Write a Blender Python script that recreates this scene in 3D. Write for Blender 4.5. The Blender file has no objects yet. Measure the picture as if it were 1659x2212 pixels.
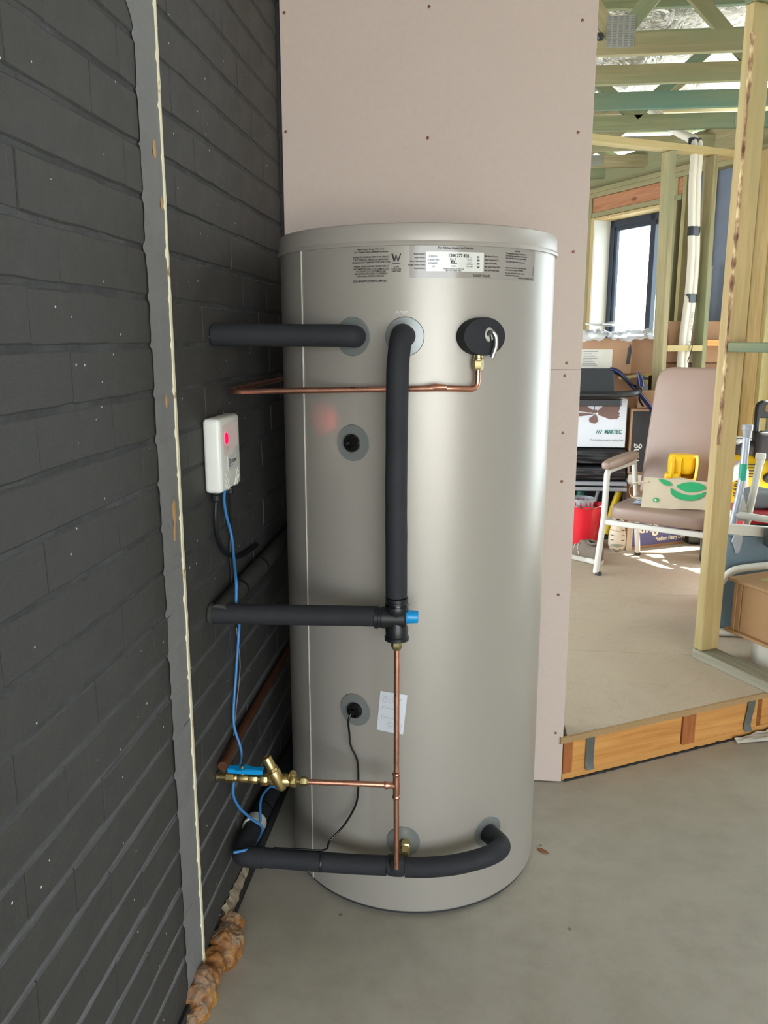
import bpy, bmesh, math, random
from mathutils import Vector, Matrix, Euler, noise
rnd = random.Random(7)
SC = bpy.context.scene
COL = SC.collection
PI = math.pi
R = math.radians

# ------------------------------------------------------------------ camera, light, exposure
cam_data = bpy.data.cameras.new('camera')
cam_data.sensor_fit = 'VERTICAL'
cam_data.sensor_height = 36.0
cam_data.lens = 1788.0 / 2212.0 * 36.0
cam_data.clip_start = 0.05
cam = bpy.data.objects.new('camera', cam_data)
COL.objects.link(cam)
cam.location = (0, 0, 1.455)
cam.rotation_euler = (R(90 - 11.906), 0, R(6.169))
SC.camera = cam

world = bpy.data.worlds.new('world')
SC.world = world
world.use_nodes = True
wn = world.node_tree
wn.nodes['Background'].inputs['Color'].default_value = (0.86, 0.94, 1.0, 1)
wn.nodes['Background'].inputs['Strength'].default_value = 8.6

ANG = R(29.3)
CU, SU = math.cos(ANG), math.sin(ANG)
def hw(u, v, z=0.0):                       # house axes (u along the step, v into the house) to room axes
    return Vector((u * CU - v * SU, u * SU + v * CU, z))
HOUSE = Matrix.Rotation(ANG, 4, 'Z')

sun_data = bpy.data.lights.new('sun', 'SUN')
sun_data.energy = 46.0
sun_data.angle = R(0.6)
sun_data.color = (1.0, 0.93, 0.82)
sun = bpy.data.objects.new('sun', sun_data)
COL.objects.link(sun)
sd = hw(-math.cos(R(61)), 0.02, -math.sin(R(61)))
sun.rotation_euler = sd.to_track_quat('-Z', 'Y').to_euler()
sun.location = (6, 5, 6)

def area(name, loc, direction, w, h, power, color, portal=False):
    d = bpy.data.lights.new(name, 'AREA')
    d.shape = 'RECTANGLE'; d.size = w; d.size_y = h
    d.energy = power; d.color = color
    if portal: d.cycles.is_portal = True
    o = bpy.data.objects.new(name, d)
    COL.objects.link(o)
    o.location = loc
    o.rotation_euler = Vector(direction).to_track_quat('-Z', 'Y').to_euler()
    return o
area('garage_door_daylight', (2.0, -3.45, 1.25), (-0.12, 1, 0.0), 3.4, 2.3, 82, (1.0, 0.985, 0.96))
area('garage_opening_portal', (1.9, -3.5, 1.2), (0, 1, 0), 3.8, 2.4, 1, (1, 1, 1), True)
area('glass_door_portal', hw(4.47, 2.8, 1.3), hw(-1, 0, 0), 2.0, 2.2, 1, (1, 1, 1), True)
area('side_opening_portal', hw(-0.3, 4.7, 1.3), hw(1, 0, 0), 3.0, 2.2, 1, (1, 1, 1), True)
area('window_portal', hw(4.47, 5.35, 1.75), hw(-1, 0, 0), 0.8, 1.3, 1, (1, 1, 1), True)

SC.view_settings.view_transform = 'Standard'
SC.view_settings.look = 'None'
SC.view_settings.gamma = 1.0
SC.view_settings.exposure = 0.0
SC.view_settings.use_curve_mapping = False
SC.cycles.use_denoising = True
SC.cycles.max_bounces = 10
SC.cycles.diffuse_bounces = 6
SC.cycles.sample_clamp_indirect = 6.0

# ------------------------------------------------------------------ object helpers
WM = {}
def setp(o, label=None, cat=None, group=None, kind=None):
    if label: o['label'] = label
    if cat: o['category'] = cat
    if group: o['group'] = group
    if kind: o['kind'] = kind
    return o
def thing(name, label, cat, loc=(0, 0, 0), rz=0.0, group=None):
    o = bpy.data.objects.new(name, None)
    o.empty_display_size = 0.05
    COL.objects.link(o)
    o.location = loc; o.rotation_euler = (0, 0, rz)
    WM[o] = Matrix.Translation(Vector(loc)) @ Matrix.Rotation(rz, 4, 'Z')
    return setp(o, label, cat, group)
def place(o, parent, mw):
    WM[o] = mw
    if parent is not None:
        o.parent = parent
        o.matrix_basis = WM[parent].inverted() @ mw
    else:
        o.matrix_basis = mw
def fin(bm, name, mat, angle=35):
    bmesh.ops.recalc_face_normals(bm, faces=bm.faces[:])
    me = bpy.data.meshes.new(name)
    bm.to_mesh(me); bm.free()
    if angle:
        me.polygons.foreach_set('use_smooth', [True] * len(me.polygons))
        me.set_sharp_from_angle(angle=R(angle))
    if mat: me.materials.append(mat)
    return me
def part(name, bm, mat, parent=None, mw=None, world=False, angle=35, label=None, cat=None, group=None, kind=None, center=False):
    """mw: world matrix the bmesh is written in; world=True: written in room coordinates"""
    if mw is None:
        mw = WM[parent] if parent is not None else Matrix()
        if world and parent is not None:
            bm.transform(mw.inverted())
        elif world or center:
            vs = [v.co for v in bm.verts]
            c = Vector(((min(v.x for v in vs) + max(v.x for v in vs)) / 2, (min(v.y for v in vs) + max(v.y for v in vs)) / 2, min(v.z for v in vs)))
            bm.transform(Matrix.Translation(-c)); mw = Matrix.Translation(c)
    o = bpy.data.objects.new(name, fin(bm, name, mat, angle))
    COL.objects.link(o)
    place(o, parent, mw)
    return setp(o, label, cat, group, kind)
def piece(name, me, parent, mw, mat=None):
    o = bpy.data.objects.new(name, me)
    COL.objects.link(o)
    place(o, parent, mw)
    return o
def T(x, y, z): return Matrix.Translation((x, y, z))
def RX(a): return Matrix.Rotation(a, 4, 'X')
def RY(a): return Matrix.Rotation(a, 4, 'Y')
def RZ(a): return Matrix.Rotation(a, 4, 'Z')
def aim(p, d, up='Y'):                      # matrix with local +Z along d at p
    return Matrix.Translation(Vector(p)) @ Vector(d).to_track_quat('Z', up).to_matrix().to_4x4()

def bevel(bm, w, seg=1, edges=None):
    if w > 0:
        bmesh.ops.bevel(bm, geom=edges if edges is not None else bm.edges[:], offset=w, segments=seg, affect='EDGES', profile=0.5, clamp_overlap=True)
def box(x0, x1, y0, y1, z0, z1, bv=0.0, seg=1, bm=None, m=None):
    b = bmesh.new()
    bmesh.ops.create_cube(b, size=1.0)
    b.transform(T((x0 + x1) / 2, (y0 + y1) / 2, (z0 + z1) / 2) @ Matrix.Diagonal((x1 - x0, y1 - y0, z1 - z0, 1)))
    bevel(b, bv, seg)
    if m: b.transform(m)
    return join(bm, b)
def join(bm, b):
    if bm is None: return b
    me = bpy.data.meshes.new('tmp')
    b.to_mesh(me); b.free()
    bm.from_mesh(me)
    bpy.data.meshes.remove(me)
    return bm
def lathe(profile, n=32, m=None, bm=None, caps=True):
    """profile of (r, z) turned round local Z"""
    b = bmesh.new()
    rings = []
    for r, z in profile:
        if r < 1e-6:
            rings.append([b.verts.new((0, 0, z))])
        else:
            rings.append([b.verts.new((r * math.cos(2 * PI * k / n), r * math.sin(2 * PI * k / n), z)) for k in range(n)])
    for a, c in zip(rings, rings[1:]):
        if len(a) == 1 and len(c) == 1: continue
        for k in range(n):
            k2 = (k + 1) % n
            if len(a) == 1: b.faces.new((a[0], c[k], c[k2]))
            elif len(c) == 1: b.faces.new((a[k], a[k2], c[0]))
            else: b.faces.new((a[k], a[k2], c[k2], c[k]))
    if caps:
        if len(rings[0]) > 1: b.faces.new(rings[0][::-1])
        if len(rings[-1]) > 1: b.faces.new(rings[-1])
    if m: b.transform(m)
    return join(bm, b)
def fillet(pts, rad, n=6):
    pts = [Vector(p) for p in pts]
    out = [pts[0]]
    for i in range(1, len(pts) - 1):
        a, p, c = pts[i - 1], pts[i], pts[i + 1]
        d1 = (a - p); d2 = (c - p)
        r = min(rad, d1.length * 0.48, d2.length * 0.48)
        p1 = p + d1.normalized() * r; p2 = p + d2.normalized() * r
        for k in range(n + 1):
            t = k / n
            out.append(p1 * (1 - t) ** 2 + p * 2 * t * (1 - t) + p2 * t * t)
    out.append(pts[-1])
    return out
def spline(pts, n=6):
    pts = [Vector(p) for p in pts]
    P = [pts[0] * 2 - pts[1]] + pts + [pts[-1] * 2 - pts[-2]]
    out = []
    for i in range(1, len(P) - 2):
        for k in range(n):
            t = k / n
            p0, p1, p2, p3 = P[i - 1:i + 3]
            out.append(0.5 * ((2 * p1) + (p2 - p0) * t + (2 * p0 - 5 * p1 + 4 * p2 - p3) * t * t + (3 * p1 - p0 - 3 * p2 + p3) * t ** 3))
    out.append(pts[-1])
    return out
def tube(pts, rad, n=14, bm=None, caps=True, flat=1.0, m=None):
    """sweep a circle along points; rad a number or one radius per point"""
    pts = [Vector(p) for p in pts]
    b = bmesh.new()
    rs = rad if isinstance(rad, (list, tuple)) else [rad] * len(pts)
    t0 = (pts[1] - pts[0]).normalized()
    ref = Vector((0, 0, 1)) if abs(t0.z) < 0.9 else Vector((0, 1, 0))
    nrm = t0.cross(ref).normalized()
    rings = []
    for i, p in enumerate(pts):
        t = (pts[min(i + 1, len(pts) - 1)] - pts[max(i - 1, 0)]).normalized()
        nrm = (nrm - t * nrm.dot(t)).normalized()
        bn = t.cross(nrm)
        rings.append([b.verts.new(p + (nrm * math.cos(2 * PI * k / n) + bn * math.sin(2 * PI * k / n) * flat) * rs[i]) for k in range(n)])
    for a, c in zip(rings, rings[1:]):
        for k in range(n):
            b.faces.new((a[k], a[(k + 1) % n], c[(k + 1) % n], c[k]))
    if caps:
        b.faces.new(rings[0][::-1]); b.faces.new(rings[-1])
    if m: b.transform(m)
    return join(bm, b)
def prism(poly, z0, z1, bv=0.0, m=None, bm=None, seg=1):
    b = bmesh.new()
    lo = [b.verts.new((x, y, z0)) for x, y in poly]
    f = b.faces.new(lo)
    r = bmesh.ops.extrude_face_region(b, geom=[f])
    bmesh.ops.translate(b, vec=(0, 0, z1 - z0), verts=[v for v in r['geom'] if isinstance(v, bmesh.types.BMVert)])
    bevel(b, bv, seg)
    if m: b.transform(m)
    return join(bm, b)
def rrect(w, h, r, n=4, cx=0, cy=0):
    out = []
    for sx, sy, a0 in ((1, 1, 0), (-1, 1, 90), (-1, -1, 180), (1, -1, 270)):
        for k in range(n + 1):
            a = R(a0 + 90 * k / n)
            out.append((cx + sx * (w / 2 - r) + r * math.cos(a), cy + sy * (h / 2 - r) + r * math.sin(a)))
    return out
def ellipse(rx, ry, n=24, cx=0, cy=0, a0=0, a1=360):
    full = abs(a1 - a0) >= 360
    m = n if full else n + 1
    return [(cx + rx * math.cos(R(a0 + (a1 - a0) * k / n)), cy + ry * math.sin(R(a0 + (a1 - a0) * k / n))) for k in range(m)]
def flat(poly, m=None, bm=None, z=0.0):
    b = bmesh.new()
    b.faces.new([b.verts.new((x, y, z)) for x, y in poly])
    bmesh.ops.triangulate(b, faces=b.faces[:])
    if m: b.transform(m)
    return join(bm, b)
def text_bm(s, size, m=None, bm=None, align='LEFT', bold=0.0, sx=1.0, shear=0.0, space=1.0):
    cu = bpy.data.curves.new('txt', 'FONT')
    cu.body = s; cu.size = size; cu.align_x = align; cu.align_y = 'CENTER'
    cu.offset = bold; cu.resolution_u = 2; cu.shear = shear; cu.space_character = space
    o = bpy.data.objects.new('txt', cu)
    me = bpy.data.meshes.new_from_object(o)
    b = bmesh.new(); b.from_mesh(me)
    bpy.data.objects.remove(o); bpy.data.curves.remove(cu); bpy.data.meshes.remove(me)
    b.transform(Matrix.Diagonal((sx, 1, 1, 1)))
    if m: b.transform(m)
    return join(bm, b)
def displace(bm, amp, scale, seed=0.0, dirn=None):
    bm.normal_update()
    off = Vector((seed * 3.7, seed * 1.3, seed * 7.1))
    new = []
    for v in bm.verts:
        d = noise.noise(v.co * scale + off) * amp
        new.append(v.co + (dirn or v.normal) * d)
    for v, c in zip(bm.verts, new): v.co = c
    return bm

# ------------------------------------------------------------------ materials
def srgb(r, g, b):
    f = lambda c: (c / 255 / 12.92) if c / 255 <= 0.04045 else ((c / 255 + 0.055) / 1.055) ** 2.4
    return (f(r), f(g), f(b), 1.0)
class N:
    def __init__(s, name):
        s.m = bpy.data.materials.new(name); s.m.use_nodes = True
        s.t = s.m.node_tree; s.b = s.t.nodes['Principled BSDF']
    def n(s, typ, **kw):
        x = s.t.nodes.new(typ)
        for k, v in kw.items():
            if k.startswith('i_'):
                key = k[2:]
                x.inputs[int(key) if key.isdigit() else key.replace('_', ' ')].default_value = v
            else: setattr(x, k, v)
        return x
    def l(s, a, b): s.t.links.new(a, b)
    def mix(s, fac, a, b, mode='MIX'):
        x = s.n('ShaderNodeMix', data_type='RGBA', blend_type=mode)
        for sock, val in ((x.inputs[0], fac), (x.inputs[6], a), (x.inputs[7], b)):
            if hasattr(val, 'is_output'): s.l(val, sock)
            else: sock.default_value = val
        return x.outputs[2]
    def coord(s, scale=(1, 1, 1), kind='Object', rand=False):
        tc = s.n('ShaderNodeTexCoord')
        mp = s.n('ShaderNodeMapping'); mp.inputs['Scale'].default_value = scale
        src = tc.outputs[kind]
        if rand:
            oi = s.n('ShaderNodeObjectInfo')
            va = s.n('ShaderNodeVectorMath', operation='SCALE'); va.inputs[0].default_value = (13.1, 7.7, 5.3)
            s.l(oi.outputs['Random'], va.inputs['Scale'])
            ad = s.n('ShaderNodeVectorMath', operation='ADD')
            s.l(src, ad.inputs[0]); s.l(va.outputs[0], ad.inputs[1]); src = ad.outputs[0]
        s.l(src, mp.inputs['Vector'])
        return mp.outputs[0]
    def noise(s, vec, scale, detail=4, rough=0.55, dist=0.0):
        x = s.n('ShaderNodeTexNoise'); s.l(vec, x.inputs['Vector'])
        x.inputs['Scale'].default_value = scale; x.inputs['Detail'].default_value = detail
        x.inputs['Roughness'].default_value = rough; x.inputs['Distortion'].default_value = dist
        return x.outputs['Fac']
    def ramp(s, fac, stops, interp='LINEAR'):
        x = s.n('ShaderNodeValToRGB'); x.color_ramp.interpolation = interp
        e = x.color_ramp.elements
        while len(e) < len(stops): e.new(0.5)
        for el, (p, c) in zip(e, stops):
            el.position = p; el.color = c if len(c) == 4 else (*c, 1)
        s.l(fac, x.inputs[0]); return x.outputs[0]
    def bump(s, h, strength=0.2, dist=0.01):
        x = s.n('ShaderNodeBump'); x.inputs['Strength'].default_value = strength; x.inputs['Distance'].default_value = dist
        s.l(h, x.inputs['Height']); s.l(x.outputs[0], s.b.inputs['Normal'])
    def set(s, color=None, rough=None, metal=None, spec=None, coat=None, trans=None, emit=None, es=None, alpha=None):
        for k, v in (('Base Color', color), ('Roughness', rough), ('Metallic', metal), ('Specular IOR Level', spec), ('Coat Weight', coat), ('Transmission Weight', trans), ('Emission Color', emit), ('Emission Strength', es), ('Alpha', alpha)):
            if v is None: continue
            if hasattr(v, 'is_output'): s.l(v, s.b.inputs[k])
            else: s.b.inputs[k].default_value = v
        return s.m
def plain(name, c, rough=0.5, metal=0.0, var=0.12, scale=8.0, bump=0.0, bscale=60, spec=0.5, coat=0.0, rvar=0.0):
    s = N(name)
    v = s.coord(rand=True)
    f = s.noise(v, scale, 3)
    dark = tuple(x * (1 - var) for x in c[:3]) + (1,); lite = tuple(min(1, x * (1 + var)) for x in c[:3]) + (1,)
    s.set(color=s.mix(f, dark, lite), rough=rough, metal=metal, spec=spec, coat=coat)
    if bump: s.bump(s.noise(v, bscale, 3), bump, 0.004)
    return s.m
def timber(name, c1, c2, c3=None, rough=0.65, gs=28, k=0.68):
    c1, c2, c3 = [tuple(x * k for x in c[:3]) + (1,) if c else None for c in (c1, c2, c3)]
    s = N(name)
    v = s.coord((1, 1, 0.06), rand=True)
    g = s.noise(v, gs, 5, 0.6, 1.2)
    v2 = s.coord((1, 1, 0.25), rand=True)
    big = s.noise(v2, 3.0, 2)
    c = s.ramp(g, [(0.3, c1), (0.62, c2)])
    if c3: c = s.mix(s.ramp(big, [(0.45, (0, 0, 0)), (0.7, (1, 1, 1))]), c, c3)
    kv = s.coord((1, 1, 0.45), rand=True)
    vo = s.n('ShaderNodeTexVoronoi'); vo.inputs['Scale'].default_value = 3.2; s.l(kv, vo.inputs['Vector'])
    kn = s.ramp(vo.outputs['Distance'], [(0.035, (0.8, 0.8, 0.8)), (0.07, (0, 0, 0))])
    c = s.mix(kn, c, (c1[0] * 0.35, c1[1] * 0.3, c1[2] * 0.3, 1))
    s.set(color=c, rough=rough, spec=0.3)
    s.bump(g, 0.12, 0.003)
    return s.m

M = {}
def wall_paint():
    s = N('black_wall_paint')
    v = s.coord(rand=False, kind='Object')
    f = s.noise(v, 14, 5, 0.65)
    c = s.mix(f, srgb(52, 52, 52), srgb(68, 67, 64))
    geo = s.n('ShaderNodeNewGeometry')
    # dust that has settled on the ledges of the joints
    sep = s.n('ShaderNodeSeparateXYZ'); s.l(geo.outputs['Normal'], sep.inputs[0])
    up = s.ramp(sep.outputs['Z'], [(0.25, (0, 0, 0)), (0.65, (0.9, 0.9, 0.9))])
    psz = s.n('ShaderNodeSeparateXYZ'); s.l(geo.outputs['Position'], psz.inputs[0])
    hgt = s.ramp(psz.outputs['Z'], [(0.1, (1, 1, 1)), (1.0, (0.25,) * 3)])
    dm_ = s.n('ShaderNodeMath', operation='MULTIPLY'); s.l(up, dm_.inputs[0]); s.l(hgt, dm_.inputs[1]); up = dm_.outputs[0]
    pos = s.n('ShaderNodeVectorMath', operation='MULTIPLY'); s.l(geo.outputs['Position'], pos.inputs[0]); pos.inputs[1].default_value = (1, 1, 1)
    sp = s.noise(pos.outputs[0], 9, 3)
    c = s.mix(up, c, s.mix(sp, srgb(66, 68, 70), srgb(120, 122, 124)))
    # white paint flecks
    vo = s.n('ShaderNodeTexVoronoi'); vo.inputs['Scale'].default_value = 24; s.l(pos.outputs[0], vo.inputs['Vector'])
    rn = s.n('ShaderNodeSeparateXYZ'); s.l(vo.outputs['Color'], rn.inputs[0])
    keep = s.n('ShaderNodeMath', operation='GREATER_THAN'); s.l(rn.outputs[0], keep.inputs[0]); keep.inputs[1].default_value = 0.8
    dot = s.n('ShaderNodeMath', operation='LESS_THAN'); s.l(vo.outputs['Distance'], dot.inputs[0]); dot.inputs[1].default_value = 0.05
    mu = s.n('ShaderNodeMath', operation='MULTIPLY'); s.l(keep.outputs[0], mu.inputs[0]); s.l(dot.outputs[0], mu.inputs[1])
    c = s.mix(mu.outputs[0], c, srgb(200, 202, 200))
    s.set(color=c, rough=s.ramp(f, [(0.3, (0.5,) * 3), (0.7, (0.68,) * 3)]), spec=0.42)
    vs = s.n('ShaderNodeVectorMath', operation='MULTIPLY'); s.l(geo.outputs['Position'], vs.inputs[0]); vs.inputs[1].default_value = (1, 1, 0.16)
    h = s.mix(0.45, s.noise(pos.outputs[0], 150, 5, 0.75), s.noise(vs.outputs[0], 120, 3, 0.6))
    s.bump(h, 0.6, 0.006)
    return s.m
M['wall'] = wall_paint()
def mortar_mat():
    s = N('painted_mortar')
    geo = s.n('ShaderNodeNewGeometry')
    f = s.noise(geo.outputs['Position'], 11, 5, 0.7)
    c = s.mix(s.ramp(f, [(0.4, (0, 0, 0)), (0.68, (1, 1, 1))]), srgb(52, 53, 54), srgb(74, 75, 76))
    sep = s.n('ShaderNodeSeparateXYZ'); s.l(geo.outputs['Position'], sep.inputs[0])
    low = s.ramp(sep.outputs['Z'], [(0.15, (0.85,) * 3), (0.95, (0, 0, 0))])      # dust raised from the slab, thickest on the low courses
    dn = s.noise(geo.outputs['Position'], 26, 4, 0.7)
    c = s.mix(low, c, s.mix(dn, srgb(84, 86, 88), srgb(146, 148, 150)))
    s.set(color=c, rough=0.7, spec=0.3)
    s.bump(s.noise(geo.outputs['Position'], 120, 4), 0.4, 0.006)
    return s.m
M['mortar'] = mortar_mat()
M['strip'] = plain('grey_render', srgb(122, 123, 123), 0.75, 0, 0.14, 16, 0.3, 120, 0.2)
def cream_mat():
    s = N('cream_paint_edge')
    v = s.coord()
    f = s.noise(v, 30, 4)
    s.set(color=s.mix(s.ramp(f, [(0.62, (0, 0, 0)), (0.7, (1, 1, 1))]), srgb(222, 216, 188), srgb(150, 120, 70)), rough=0.6)
    return s.m
M['cream'] = cream_mat()
M['ochre'] = plain('bare_brick_chip', srgb(178, 140, 92), 0.8, 0, 0.2, 40)
def board_mat():
    s = N('plasterboard_paper')
    v = s.coord()
    f = s.noise(v, 1.5, 4)
    g = s.noise(v, 60, 3)
    c = s.mix(f, srgb(192, 177, 168), srgb(202, 188, 178))
    c = s.mix(s.ramp(g, [(0.3, (0.12,) * 3), (0.7, (0, 0, 0))]), c, srgb(160, 150, 148))
    s.set(color=c, rough=0.85, spec=0.2)
    s.bump(g, 0.05, 0.002)
    return s.m
M['board'] = board_mat()
def concrete():
    s = N('concrete_floor')
    v = s.coord()
    f = s.noise(v, 1.3, 6, 0.6, 0.4)
    g = s.noise(v, 9, 6, 0.7)
    c = s.mix(f, srgb(160, 157, 146), srgb(180, 175, 161))
    c = s.mix(s.ramp(g, [(0.35, (0.35,) * 3), (0.6, (0, 0, 0))]), c, srgb(136, 130, 115))
    vs = s.coord((3, 26, 1))
    sc = s.noise(vs, 1.4, 4, 0.8, 0.6)
    c = s.mix(s.ramp(sc, [(0.66, (0, 0, 0)), (0.72, (0.22,) * 3)]), c, srgb(196, 192, 182))
    vo = s.n('ShaderNodeTexVoronoi'); vo.inputs['Scale'].default_value = 5.0; s.l(v, vo.inputs['Vector'])
    sp = s.ramp(vo.outputs['Distance'], [(0.02, (0.7,) * 3), (0.035, (0, 0, 0))])
    c = s.mix(sp, c, srgb(98, 84, 66))
    s.set(color=c, rough=s.ramp(g, [(0.3, (0.42,) * 3), (0.7, (0.62,) * 3)]), spec=0.4)
    s.bump(g, 0.08, 0.004)
    return s.m
M['concrete'] = concrete()
def tank_mat():
    s = N('tank_silver_paint')
    v = s.coord()
    g = s.noise(v, 900, 2)
    s.set(color=s.mix(g, srgb(154, 150, 142), srgb(166, 162, 154)), rough=0.37, metal=0.22, spec=0.5)
    return s.m
M['tank'] = tank_mat()
M['tank_lid'] = plain('tank_lid_paint', srgb(166, 161, 154), 0.42, 0.2, 0.04)
M['collar'] = plain('collar_disc', srgb(128, 133, 132), 0.32, 0.35, 0.06, 30)
M['seam'] = plain('seam_edge', srgb(206, 200, 190), 0.35, 0.3, 0.05)
M['foam'] = plain('pipe_lagging', srgb(40, 42, 46), 0.72, 0, 0.22, 14, 0.25, 260, 0.3)
M['foam_dusty'] = plain('dusty_pipe_lagging', srgb(62, 61, 58), 0.8, 0, 0.3, 12, 0.25, 200, 0.25)
M['blackplastic'] = plain('black_plastic', srgb(20, 22, 26), 0.42, 0, 0.15, 10)
M['blackgloss'] = plain('black_gloss', srgb(12, 12, 13), 0.18, 0, 0.1)
M['tape'] = plain('black_tape', srgb(24, 26, 32), 0.35, 0, 0.1)
def copper():
    s = N('copper')
    v = s.coord()
    f = s.noise(v, 22, 4, 0.7)
    s.set(color=s.mix(f, srgb(206, 144, 120), srgb(228, 172, 148)), rough=s.ramp(f, [(0.3, (0.24,) * 3), (0.7, (0.38,) * 3)]), metal=1.0)
    return s.m
M['copper'] = copper()
M['copper_old'] = plain('dull_copper', srgb(128, 86, 62), 0.5, 0.85, 0.3, 20)
M['brass'] = plain('brass', srgb(206, 184, 128), 0.34, 1.0, 0.12, 30)
M['brass_dull'] = plain('dull_brass', srgb(158, 146, 106), 0.36, 1.0, 0.15, 30)
M['chrome'] = plain('chrome', srgb(205, 206, 206), 0.16, 1.0, 0.05)
M['bluecap'] = plain('blue_plastic', srgb(0, 140, 205), 0.35, 0, 0.06)
M['bluecable'] = plain('blue_cable', srgb(58, 124, 186), 0.42, 0, 0.1)
M['white'] = plain('white_plastic', srgb(222, 224, 218), 0.38, 0, 0.03)
M['offwhite'] = plain('off_white_enamel', srgb(206, 203, 190), 0.35, 0, 0.05)
M['inset'] = plain('display_recess', srgb(232, 214, 212), 0.4, 0, 0.03)  # pink wash of the red indicator is put into this colour
M['ink'] = plain('black_ink', srgb(34, 33, 32), 0.6, 0, 0.0)
M['inkgrey'] = plain('grey_ink', srgb(120, 122, 124), 0.6, 0, 0.0)
M['inkwhite'] = plain('white_ink', srgb(236, 232, 218), 0.6, 0, 0.0)
M['inkpale'] = plain('pale_ink', srgb(212, 210, 204), 0.5, 0, 0.0)
M['inknavy'] = plain('navy_ink', srgb(40, 44, 92), 0.5, 0, 0.0)
M['inkgreen'] = plain('green_ink', srgb(22, 112, 104), 0.6, 0, 0.0)
M['leafgreen'] = plain('green_print', srgb(36, 158, 98), 0.6, 0, 0.06)
M['rib'] = plain('pale_rib', srgb(232, 233, 228), 0.4, 0, 0.02)
def led():
    s = N('red_led'); s.set(color=(0.8, 0.0, 0.05, 1), emit=(1.0, 0.0, 0.04, 1), es=2.2, rough=0.4); return s.m
M['led'] = led()
def label_mat():
    s = N('clear_label_film')
    s.set(color=srgb(150, 146, 140), rough=0.16, metal=0.0, spec=0.45)
    return s.m
M['film'] = label_mat()
M['labelwhite'] = plain('white_label', srgb(214, 216, 212), 0.2, 0, 0.02)
M['card'] = plain('white_card', srgb(206, 212, 220), 0.4, 0, 0.02)
def foam_blob():
    s = N('expanding_foam')
    v = s.coord()
    f = s.noise(v, 16, 4, 0.6)
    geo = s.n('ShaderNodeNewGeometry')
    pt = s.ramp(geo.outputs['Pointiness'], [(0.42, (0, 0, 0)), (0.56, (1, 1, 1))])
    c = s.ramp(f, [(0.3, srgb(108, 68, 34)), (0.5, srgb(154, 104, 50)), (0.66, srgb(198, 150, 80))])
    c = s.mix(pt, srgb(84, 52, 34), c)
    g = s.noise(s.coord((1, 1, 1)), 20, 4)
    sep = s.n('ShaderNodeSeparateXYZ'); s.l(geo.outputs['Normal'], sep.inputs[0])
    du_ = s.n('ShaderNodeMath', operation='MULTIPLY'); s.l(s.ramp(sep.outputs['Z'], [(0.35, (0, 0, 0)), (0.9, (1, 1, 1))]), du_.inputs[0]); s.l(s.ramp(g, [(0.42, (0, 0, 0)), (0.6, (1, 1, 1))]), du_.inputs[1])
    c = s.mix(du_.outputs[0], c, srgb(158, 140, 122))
    s.set(color=c, rough=0.6, spec=0.35)
    s.bump(s.noise(v, 90, 4), 0.3, 0.004)
    return s.m
M['blob'] = foam_blob()
M['crust'] = plain('dried_render_crust', srgb(150, 138, 118), 0.9, 0, 0.3, 40, 0.6, 90, 0.2)
M['membrane'] = plain('black_membrane', srgb(26, 27, 29), 0.6, 0, 0.3, 30, 0.4, 120)
M['leaf'] = plain('dry_leaf', srgb(132, 84, 50), 0.8, 0, 0.3, 50)
M['pine'] = timber('treated_pine', srgb(158, 142, 92), srgb(186, 170, 118), srgb(140, 142, 104))
M['pine_light'] = timber('pale_pine', srgb(196, 166, 108), srgb(216, 190, 134), srgb(178, 170, 114))
M['pine_green'] = timber('green_treated_pine', srgb(126, 134, 98), srgb(154, 154, 112), srgb(104, 136, 116))
M['pine_olive'] = timber('olive_treated_pine', srgb(148, 136, 96), srgb(176, 162, 120), srgb(142, 146, 108))
M['pine_grey'] = timber('weathered_pine', srgb(142, 138, 120), srgb(180, 176, 152), srgb(128, 134, 118))
M['pine_dark'] = timber('brown_pine', srgb(120, 100, 66), srgb(150, 128, 86))
M['bearer'] = timber('orange_pine', srgb(188, 128, 66), srgb(216, 160, 92), srgb(200, 148, 84), k=0.9)
M['endgrain'] = timber('red_end_grain', srgb(142, 82, 46), srgb(176, 110, 62), k=0.9)
M['lvl'] = timber('orange_lintel', srgb(172, 112, 78), srgb(196, 138, 100))
def sheet_mat():
    s = N('particleboard_sheet')
    v = s.coord()
    f = s.noise(v, 1.1, 6, 0.65, 0.5)
    g = s.noise(v, 260, 2)
    c = s.mix(f, srgb(180, 164, 144), srgb(206, 192, 170))
    c = s.mix(s.ramp(g, [(0.35, (0.25,) * 3), (0.6, (0, 0, 0))]), c, srgb(128, 112, 92))
    d = s.noise(v, 2.3, 5, 0.7, 2.0)
    c = s.mix(s.ramp(d, [(0.485, (0, 0, 0)), (0.5, (0.14,) * 3), (0.52, (0, 0, 0))]), c, srgb(110, 98, 86))
    s.set(color=c, rough=0.55, spec=0.35)
    return s.m
M['sheet'] = sheet_mat()
M['sheet_edge'] = plain('particleboard_edge', srgb(160, 132, 92), 0.85, 0, 0.35, 180, 0.3, 200)
M['galv'] = plain('galvanised_strap', srgb(132, 138, 138), 0.4, 0.8, 0.2, 24)
M['nailplate'] = plain('nail_plate', srgb(150, 150, 138), 0.42, 0.7, 0.2, 40)
M['wrap'] = plain('wall_wrap', srgb(104, 112, 124), 0.5, 0, 0.2, 10, 0.1, 30)
M['lining'] = plain('plain_lining', srgb(176, 168, 156), 0.85)
M['garagewall'] = plain('garage_lining', srgb(188, 184, 176), 0.85)
def foil_mat():
    s = N('roof_foil')
    v = s.coord()
    f = s.noise(v, 7, 5, 0.6, 1.5)
    s.set(color=srgb(206, 200, 186), rough=0.3, metal=0.85)
    s.bump(f, 1.0, 0.12)
    return s.m
M['foil'] = foil_mat()
M['frame'] = plain('charcoal_window_frame', srgb(44, 52, 64), 0.4, 0.2, 0.06)
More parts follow.
